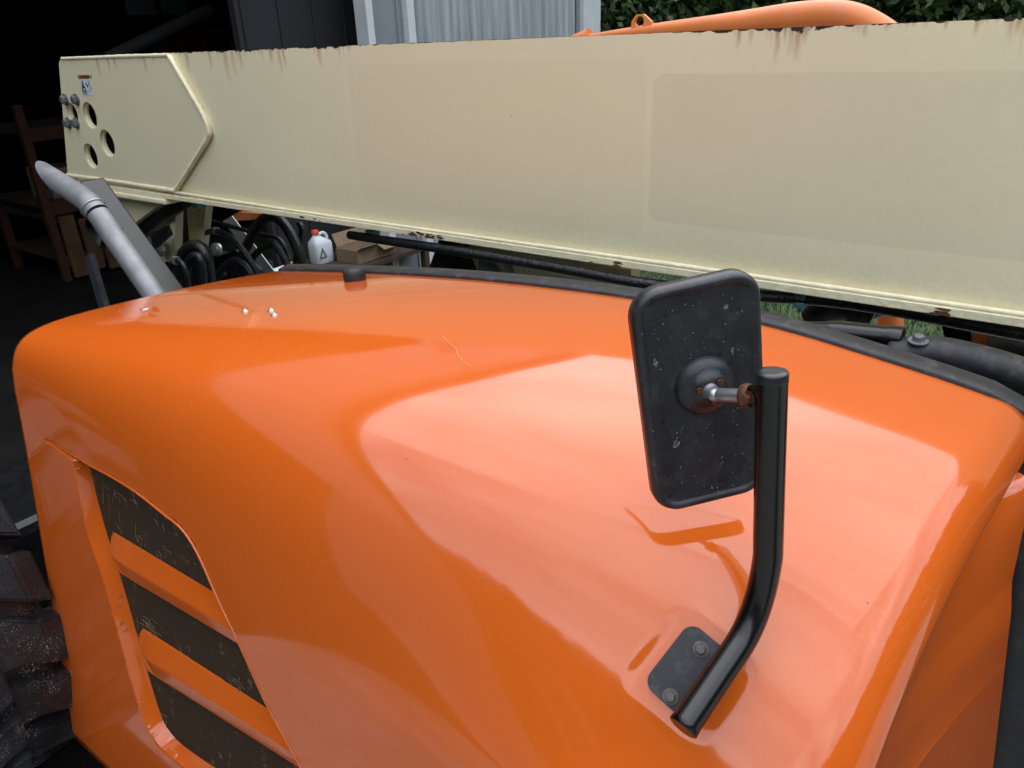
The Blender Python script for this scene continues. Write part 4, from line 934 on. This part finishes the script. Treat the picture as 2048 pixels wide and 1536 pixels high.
# ---------------- pipe along the underside of the boom, clamps
MB().tube(smooth_path([atY(700, 470, 1.60), atY(785, 483, 1.56), atY(900, 500, 1.54), atY(1100, 533, 1.54), atY(1290, 567, 1.54), atY(1500, 590, 1.57), atY(1700, 606, 1.60), atY(2048, 668, 1.60), atY(2300, 712, 1.6)]), 0.0135, 16).put('boom_hose', 'hose', boom)
MB().tube(smooth_path([atY(340, 385, 1.62), atY(700, 440, 1.62), atY(900, 470, 1.62)]), 0.018, 14).put('boom_hose', 'hose', boom)
for (x, y, Y, s_) in ((386, 404, 1.60, 0.034), (735, 460, 1.585, 0.026), (1597, 603, 1.575, 0.022)):
    p = atY(x, y, Y); c = MB(); c.box((p.x - s_ * .55, Y, p.z + 0.002), (p.x + s_ * .55, Y + 0.04, p.z + s_ * .8), None, 0.003); c.box((p.x - s_ * .55, Y, p.z - s_ * .8), (p.x + s_ * .55, Y + 0.04, p.z - 0.002), None, 0.004)
    k = c.put('hose_clamp', 'teal', boom)
    hexbolt((p.x, Y + 0.02, p.z - s_ * .8), (0, 0, -1), 0.006, 0.008, 1.4).put('clamp_bolt', 'boltgrey', boom)
# second cream beam and black lever below the boom, with the round pin boss
g4 = pplate([(915, 478), (1262, 540), (1262, 566), (1180, 575), (1050, 566), (930, 560)], 1.68, 0.05, 'cream', 'lift_beam')
x, z = (lambda p: (p.x, p.z))(atY(985, 545, 1.64)); MB().lathe([(0.048, 0), (0.050, 0.035), (0.044, 0.045), (0.030, 0.047), (0.028, 0.042), (0.01, 0.042)], (x, 1.675, z), (0, -1, 0), 32).put('pin_boss', 'boltgrey', g4)
MB().box((x - 0.06, 1.645, z - 0.06), (x - 0.02, 1.675, z + 0.03), None, 0.012).put('boss_lug', 'black', g4)
pplate([(878, 478), (918, 486), (946, 560), (850, 560)], 1.64, 0.03, 'black', 'lever_plate', T, [circle(atY(914, 534, 1.64).x, atY(914, 534, 1.64).z, 0.012)])

# ---------------- black tubes and bracket at the front, under the boom
MB().tube(smooth_path([atY(1600, 662, 1.42), atY(1660, 664, 1.42), atY(1780, 676, 1.42), atY(1806, 680, 1.42)]), [0.019] * 8 + [0.022] * 8 + [0.024] * 7 + [0.023, 0.019], 24).put('front_tube', 'tubeblack', T)
bt = MB(); pth = smooth_path([atY(1770, 712, 1.40), atY(1860, 705, 1.42), atY(1960, 725, 1.42), atY(2060, 757, 1.40), atY(2200, 810, 1.36)], 8)
bt.tube(pth, [0.018] + [0.030] * (len(pth) - 1), 28); ft = bt.put('front_tube', 'rubber', T)
hp = atY(1836, 683, 1.40); hexbolt(hp, (0, -0.1, 1), 0.010, 0.010, 1.7).put('tube_bolt', 'boltgrey', ft)
sd_ = MB(); sd_.tube(smooth_path([atY(1620, 640, 1.75), atY(1668, 610, 1.75), atY(1740, 604, 1.75), atY(1790, 590, 1.75)]), [0.030 + 0.012 * math.sin(k / 24 * 3.1) for k in range(25)], 20); sd_.put('linkage_arm', 'greyplastic', T)
pplate([(1690, 642), (1715, 612), (1752, 622), (1738, 648)], 1.68, 0.03, 'greyplastic', 'linkage_plate')
pplate([(1880, 640), (1942, 650), (1942, 700), (1896, 700)], 1.75, 0.04, 'black', 'front_bracket')
pplate([(1935, 655), (1990, 664), (2002, 702), (1940, 700)], 1.95, 0.04, 'orange2', 'front_post')
MB().box((-0.10, 1.50, 0.95), (0.45, 1.53, 1.31), None, 0.01).put('front_bracket', 'black', T)  # black filler box added to darken the gap below the tube
fnd = MB(); fnd.tube(smooth_path([atY(1985, 700, 2.0), atY(2030, 695, 2.0), atY(2100, 720, 2.0), atY(2200, 790, 2.0)]), [0.02, *([0.07] * 24)], 20); fnd.put('front_fender', 'greyplastic', T)

# ---------------- rear wheel
WC, WR = Vector((-2.30, 0.33, 0.63)), 0.575
b = MB(); b.lathe([(0.30, -0.14), (0.46, -0.150), (0.53, -0.140), (0.565, -0.120), (0.575, -0.06), (0.577, 0), (0.575, 0.06), (0.565, 0.105), (0.53, 0.120), (0.46, 0.125), (0.30, 0.12)], WC, (0, 1, 0), 80)
b.f = b.f[:-2]; b.sm = b.sm[:-2]; b.v = b.v
wheel = b.put('wheel', 'tyre', T)
lugm = None; NL = 22
def lug_mesh(sgn):
    bm = bmesh.new(); V = []
    prof = [(0.0, 0.0), (0.045, 0.02), (0.10, 0.085), (0.145, 0.12)]         # axial, circumferential angle offset
    b = MB()
    top_, bot = [], []
    for (ax_, da) in prof:
        wd = 0.100 if ax_ < 0.12 else 0.106
        for s_ in (-1, 1):
            a = da + s_ * wd; r = WR + 0.036 - (0.012 if ax_ > 0.12 else 0)
            for rr, lst, sh in ((r, top_, 1.0), (WR - 0.03, bot, 1.10)):
                aa = da + s_ * wd * sh; lst.append(Vector((rr * math.sin(aa), sgn * ax_, rr * math.cos(aa))))
    n = len(prof); V = top_ + bot; k = 2 * n; Fc = []
    for i in range(n - 1): Fc.append([2 * i, 2 * i + 1, 2 * i + 3, 2 * i + 2])
    for i in range(n - 1):
        Fc.append([2 * i, 2 * i + 2, k + 2 * i + 2, k + 2 * i]); Fc.append([2 * i + 3, 2 * i + 1, k + 2 * i + 1, k + 2 * i + 3])
    Fc.append([1, 0, k, k + 1]); Fc.append([2 * n - 2, 2 * n - 1, k + 2 * n - 1, k + 2 * n - 2])
    me = bpy.data.meshes.new('tread_lug'); me.from_pydata([tuple(v) for v in V], [], Fc)
    bm = bmesh.new(); bm.from_mesh(me); bmesh.ops.recalc_face_normals(bm, faces=bm.faces)
    bmesh.ops.bevel(bm, geom=[e for e in bm.edges if all(v.co.length > WR + 0.005 for v in e.verts)], offset=0.006, segments=2, affect='EDGES'); bm.to_mesh(me); bm.free()
    me.materials.append(mt['tyre']); return me
LM = {1: lug_mesh(1), -1: lug_mesh(-1)}
for k in range(NL):
    for sgn in (1, -1):
        a = 2 * math.pi * (k + (0.5 if sgn < 0 else 0)) / NL
        put('tread_lug', LM[sgn], None, wheel, Matrix.Translation(WC + Vector((0, -0.012, 0))) @ Matrix.Rotation(a, 4, 'Y'))
MB().lathe([(0.05, -0.06), (0.20, -0.05), (0.27, -0.10), (0.315, -0.145), (0.315, -0.12), (0.10, 0.10)], WC, (0, 1, 0), 48).put('rim', 'orange2', wheel)
FWD_ = Vector((3.62, 0.02, 0))
w2 = put('wheel', wheel.data, None, T, Matrix.Translation(FWD_) @ WM[wheel.name])  # front wheel out of view, added to darken the front panel
for ch in [c for c in bpy.data.objects if c.parent == wheel]:
    put(ch.name.split('.')[0], ch.data, None, w2, Matrix.Translation(FWD_) @ WM[ch.name])
MB().box((-2.5, 0.47, 0.45), (-2.1, 1.6, 0.75), None, 0.03).put('rear_axle', 'black', T)
MB().box((-1.78, 0.27, 0.16), (-1.0, 0.66, 0.30), None, 0.015).put('step_frame', 'tubeblack', T)

# ================================================================== orange tubular frame standing behind the boom
FY = 2.35
fr = thing('lifting_frame', (atY(1400, 60, FY).x, FY, 0.0), 'orange tubular frame with lifting lug standing behind the boom', 'frame')
pp = [atY(1180, 76, FY), atY(1300, 62, FY), atY(1450, 47, FY), atY(1580, 33, FY), atY(1650, 28, FY), atY(1700, 33, FY), atY(1745, 52, FY), atY(1790, 85, FY), atY(1820, 130, FY)]
P = smooth_path(pp, 8); rad = [0.012 + 0.024 * min(1, i / 24) for i in range(len(P))]
P += [P[-1] + Vector((0.06, 0, -0.3)), Vector((P[-1].x + 0.08, FY, 0.02))]; rad += [0.036, 0.036]
MB().tube(P, rad, 28).put('tube', 'orange2', fr)
lp = [(1262, 62), (1267, 42), (1276, 29), (1290, 28), (1306, 43), (1310, 62)]
pts = [(lambda p: (p.x, p.z))(atY(x, y, FY)) for x, y in lp]; hc = atY(1282, 43, FY)
pts[0] = (pts[0][0], pts[0][1] - 0.02); pts[-1] = (pts[-1][0], pts[-1][1] - 0.02)
b = MB(); b.plate(pts, [circle(hc.x, hc.z, 0.016)], Vector((0, FY - 0.012, 0)), EX, EZ, EN, 0.014); b.put('lifting_lug', 'orange2', fr)
lo_ = atY(1180, 76, FY)
MB().tube([lo_, lo_ + Vector((-0.25, 0, -0.06)), Vector((lo_.x - 0.3, FY, 0.02))], 0.03, 20).put('tube', 'orange2', fr)
MB().tube([Vector((lo_.x - 0.3, FY, 0.45)), Vector((P[-1].x, FY, 0.45))], 0.03, 16).put('cross_tube', 'orange2', fr)

# ================================================================== trees, wood, grass, stones
def leaf_mesh(name, n, size, shape, seed):
    rg = np.random.RandomState(seed); V = []; Fc = []
    cl = []
    for _ in range(n // 55):                                # clumps
        u = rg.normal(size=3); u /= np.linalg.norm(u); r = rg.uniform(0.45, 1.0) ** 0.6; cl.append(u * r)
    cl = np.array(cl)
    pos = (cl[rg.randint(len(cl), size=n)] + rg.normal(scale=0.12, size=(n, 3))) * np.array(shape)
    A_ = rg.normal(size=(n, 3)); A_ /= np.linalg.norm(A_, axis=1, keepdims=True); B_ = np.cross(A_, rg.normal(size=(n, 3))); B_ /= np.linalg.norm(B_, axis=1, keepdims=True)
    s_ = size * rg.uniform(0.6, 1.3, size=(n, 1)); V = np.concatenate([pos - A_ * s_, pos + B_ * s_ * 0.45, pos + A_ * s_, pos - B_ * s_ * 0.45], 1).reshape(-1, 3)
    me = bpy.data.meshes.new(name); me.from_pydata(V.tolist(), [], np.arange(4 * n).reshape(n, 4).tolist()); return me
crowns = []
for s_ in range(3):
    me = leaf_mesh('crown', 34000, 0.075, (2.3, 2.3, 3.4), 11 + s_); me.materials.append(mt['leaf']); crowns.append(me)
def trunk_mesh(seed):
    rg = random.Random(seed); b = MB(); p = Vector((0, 0, -0.1)); path = []; rad = []
    for k in range(9): path.append(p.copy()); rad.append(0.16 - 0.014 * k); p += Vector((rg.uniform(-.08, .08), rg.uniform(-.08, .08), 0.8))
    b.tube(path, rad, 10)
    for k in range(7):
        s_ = path[2 + k % 6]; a = rg.uniform(0, 6.28); d = Vector((math.cos(a), math.sin(a), rg.uniform(.5, 1.1)))
        b.tube([s_, s_ + d * 0.8, s_ + d * 1.7 + Vector((0, 0, .3))], [0.06, 0.04, 0.015], 7)
    return b.mesh('trunk')
trunks = [trunk_mesh(s_) for s_ in range(3)]
for t in trunks: t.materials.append(mt['bark'])
spots = []
px_list = [1225, 1330, 1440, 1545, 1650, 1760, 1870, 1980, 2090, 1160, 2220]
names = ['leftmost tree of the wood, half hidden by the barn corner', 'leafy tree above the lifting lug behind the boom', 'tree with pale bare trunk left of the bend in the orange tube', 'tree with trunk showing above the middle of the orange tube', 'leafy tree above the bend of the orange tube', 'leafy tree just right of where the orange tube dips', 'dark leafy tree above the rusty part of the boom', 'leafy tree at the upper right corner of the photo', 'tree standing just beyond the right edge of the wood view', 'tree hidden behind the barn corner', 'tree standing farthest right in the wood']
for k, x in enumerate(px_list):
    d = ray(x, 40); d = Vector((d.x, d.y, 0)).normalized(); R_d = 13.5 + 3.0 * ((k * 37) % 5) / 5; p = d * R_d
    t = thing('tree', (p.x, p.y, 0), names[k], 'tree', 'trees at the edge of the wood')
    rz = Matrix.Rotation(k * 1.7, 4, 'Z')
    put('trunk', trunks[k % 3], None, t, Matrix.Translation(p) @ rz)
    put('crown', crowns[k % 3], None, t, Matrix.Translation(p + Vector((0, 0, 4.0 + 0.4 * (k % 3)))) @ rz @ Matrix.Scale(0.95 + 0.06 * (k % 4), 4))
# the wood farther back and round the yard: one mass of foliage
def wood(n, size, seed, name, label):
    rg = np.random.RandomState(seed); V = []
    ang = []; pos = np.zeros((n, 3))
    a = rg.uniform(math.radians(WA0), math.radians(WA1), n)
    lump = 1 + 0.03 * np.sin(a * 9 + seed) + 0.02 * np.sin(a * 23 + 2 * seed) + 0.015 * np.sin(a * 51)
    r = WRAD + rg.uniform(-1, 1, n) * 2.5; z = rg.uniform(0, 1, n) ** 0.8 * WH * lump
    pos[:, 0] = r * np.cos(a); pos[:, 1] = r * np.sin(a); pos[:, 2] = z
    A_ = rg.normal(size=(n, 3)); A_ /= np.linalg.norm(A_, axis=1, keepdims=True); B_ = np.cross(A_, rg.normal(size=(n, 3))); B_ /= np.linalg.norm(B_, axis=1, keepdims=True)
    s_ = size * rg.uniform(0.6, 1.4, size=(n, 1)); V = np.concatenate([pos - A_ * s_, pos + B_ * s_ * 0.6, pos + A_ * s_, pos - B_ * s_ * 0.6], 1).reshape(-1, 3)
    me = bpy.data.meshes.new(name); me.from_pydata(V.tolist(), [], np.arange(4 * n).reshape(n, 4).tolist()); o = put(name, me, 'leaf2'); struct(o, 'stuff', label); o['category'] = 'wood'
WA0, WA1, WRAD, WH = 18, 132, 21, 10.0
wood(36000, 0.34, 3, 'far_wood', 'dark green wood far behind the boom')
WA0, WA1, WRAD, WH = 170, 385, 26, 13.0
wood(70000, 0.55, 5, 'far_wood', 'dark wood round the yard, seen only as reflection in the hood')
# grass blades in the strip of lawn seen under the boom
rg = np.random.RandomState(4); n = 26000
gx = rg.uniform(-4.2, 0.3, n); gy = rg.uniform(4.45, 8.5, n); hh = rg.uniform(0.03, 0.075, n); a = rg.uniform(0, 6.28, n); wv = 0.004
b0 = np.stack([gx - wv * np.cos(a), gy - wv * np.sin(a), np.full(n, 0.012)], 1); b1 = np.stack([gx + wv * np.cos(a), gy + wv * np.sin(a), np.full(n, 0.012)], 1)
tp_ = np.stack([gx + rg.normal(scale=0.02, size=n), gy + rg.normal(scale=0.02, size=n), 0.012 + hh], 1)
me = bpy.data.meshes.new('grass'); me.from_pydata(np.stack([b0, b1, tp_], 1).reshape(-1, 3).tolist(), [], np.arange(3 * n).reshape(n, 3).tolist())
o = struct(put('grass', me, 'grassblade'), 'stuff', 'short green grass beyond the boom'); o['category'] = 'grass'
# loose stones on the gravel beside the machine
bs = bmesh.new(); bmesh.ops.create_icosphere(bs, subdivisions=1, radius=1); iv = np.array([v.co[:] for v in bs.verts]); bs.verts.index_update(); fi = np.array([[v.index for v in f.verts] for f in bs.faces]); bs.free()
n = 5200; c = np.stack([rg.uniform(-0.6, 0.9, n), rg.uniform(0.2, 3.4, n), np.zeros(n)], 1); s_ = rg.uniform(0.007, 0.017, (n, 1, 1)) * rg.uniform(0.6, 1.3, (n, 1, 3)); s_[..., 2] *= 0.6
V = c[:, None, :] + iv[None] * s_ * (1 + rg.normal(scale=0.12, size=(n, len(iv), 1))); V[..., 2] += 0.003
me = bpy.data.meshes.new('gravel_stones'); me.from_pydata(V.reshape(-1, 3).tolist(), [], (fi[None] + (np.arange(n) * len(iv))[:, None, None]).reshape(-1, 3).tolist())
o = struct(put('gravel_stones', me, 'stone'), 'stuff', 'loose grey gravel stones beside the machine'); o['category'] = 'gravel'

# ---------------- small wear on the hood: straw on the screens, paint chips, a long scratch
rs = random.Random(5); b = MB()
def straw(cx, cy, n, spread, ln):
    for _ in range(n):
        x = cx + rs.gauss(0, spread); y = cy + rs.gauss(0, spread * 0.7); a = rs.uniform(0.2, 1.9); l_ = rs.uniform(0.4, 1.2) * ln
        P = [side(x + math.cos(a) * l_ * t, y + math.sin(a) * l_ * t + 5 * t * t, DEP - 0.001 - 0.001 * rs.random()) for t in (0, 0.33, 0.66, 1)]
        b.tube(P, rs.uniform(0.0003, 0.0006), 4)
for q in ((225, 990, 16, 16, 22), (262, 1060, 8, 22, 20), (322, 1098, 7, 8, 12), (330, 1040, 8, 20, 12), (285, 1240, 12, 10, 26), (300, 1262, 8, 12, 22), (388, 1330, 5, 10, 12), (455, 1370, 9, 14, 16), (482, 1380, 6, 8, 14), (335, 1430, 4, 12, 16)): straw(*q)
o = b.put('straw', mat('dry_straw', (0.16, 0.12, 0.07), 0.8, var=0.3, vscale=60), hood); o['kind'] = 'stuff'
b = MB()
for (x, y, r0) in ((240, 1200, 4), (244, 1212, 5), (238, 1222, 3), (250, 1224, 3), (247, 1252, 6), (256, 1262, 4), (262, 1256, 3), (266, 1272, 5), (252, 1268, 3), (276, 1278, 3), (232, 1196, 2), (258, 1276, 2.5)):
    k = min(range(n_s), key=lambda i: (RD_s[i].lerp(IN_s[i], 0.6) - side(x, y)).length)
    a_r, a_i = RD_s[k], IN_s[k]; t = 0.35 + 0.5 * rs.random(); c = a_r.lerp(a_i, t); c = off(c, DEP * ((t - 0.10) / 0.7 * 0.8 - t) - 0.0010)
    u = (RD_s[min(k + 2, n_s - 1)] - RD_s[k]).normalized(); v = (a_i - a_r).normalized(); sc_ = r0 * 0.00042
    pts = [c + (u * math.cos(q) * rs.uniform(.6, 1.3) + v * math.sin(q) * rs.uniform(.4, 1.0)) * sc_ * 1.6 for q in [i * 2 * math.pi / 7 for i in range(7)]]
    b.add(pts, [list(range(7))])
o = b.put('paint_chips', mat('primer_grey', (0.10, 0.09, 0.075), 0.7), hood); o['kind'] = 'stuff'
sp = []
for (x, y) in ((885, 665), (897, 678), (908, 692), (916, 706), (930, 716), (943, 725)):
    p, n0 = surf_hit(x, y); sp.append(p + n0 * 0.0001)
b = MB(); b.tube(smooth_path(sp, 4), 0.0007, 5); b.put('scratch', mat('scratched_paint', (0.62, 0.30, 0.13), 0.7), hood)

# rust and scuff patches on the lower lip of the boom
rs = random.Random(3); b = MB()
def patch(x0, x1, yy, n, zr):
    for _ in range(n):
        x = rs.uniform(x0, x1); p = atY(x, yy + (x - x0) * 0.155, BY - 0.0206); c = Vector((p.x, BY - 0.0208, BZ0 + rs.uniform(0.001, zr))); q = rs.uniform(0.003, 0.008)
        b.add([c + Vector((math.cos(k) * q * 1.7 * rs.uniform(.6, 1.3), -0.0001 * rs.random(), math.sin(k) * q * 0.45 * rs.uniform(.6, 1.3))) for k in [i * 2 * math.pi / 8 for i in range(8)]], [list(range(8))])
patch(805, 882, 462, 26, 0.014); patch(1868, 1892, 612, 9, 0.015); patch(1160, 1240, 560, 3, 0.01); patch(560, 640, 425, 3, 0.01)
o = b.put('rust_patches', mat('dark_rust', (0.10, 0.045, 0.018), 0.85, var=0.5, vscale=120), boom); o['kind'] = 'stuff'
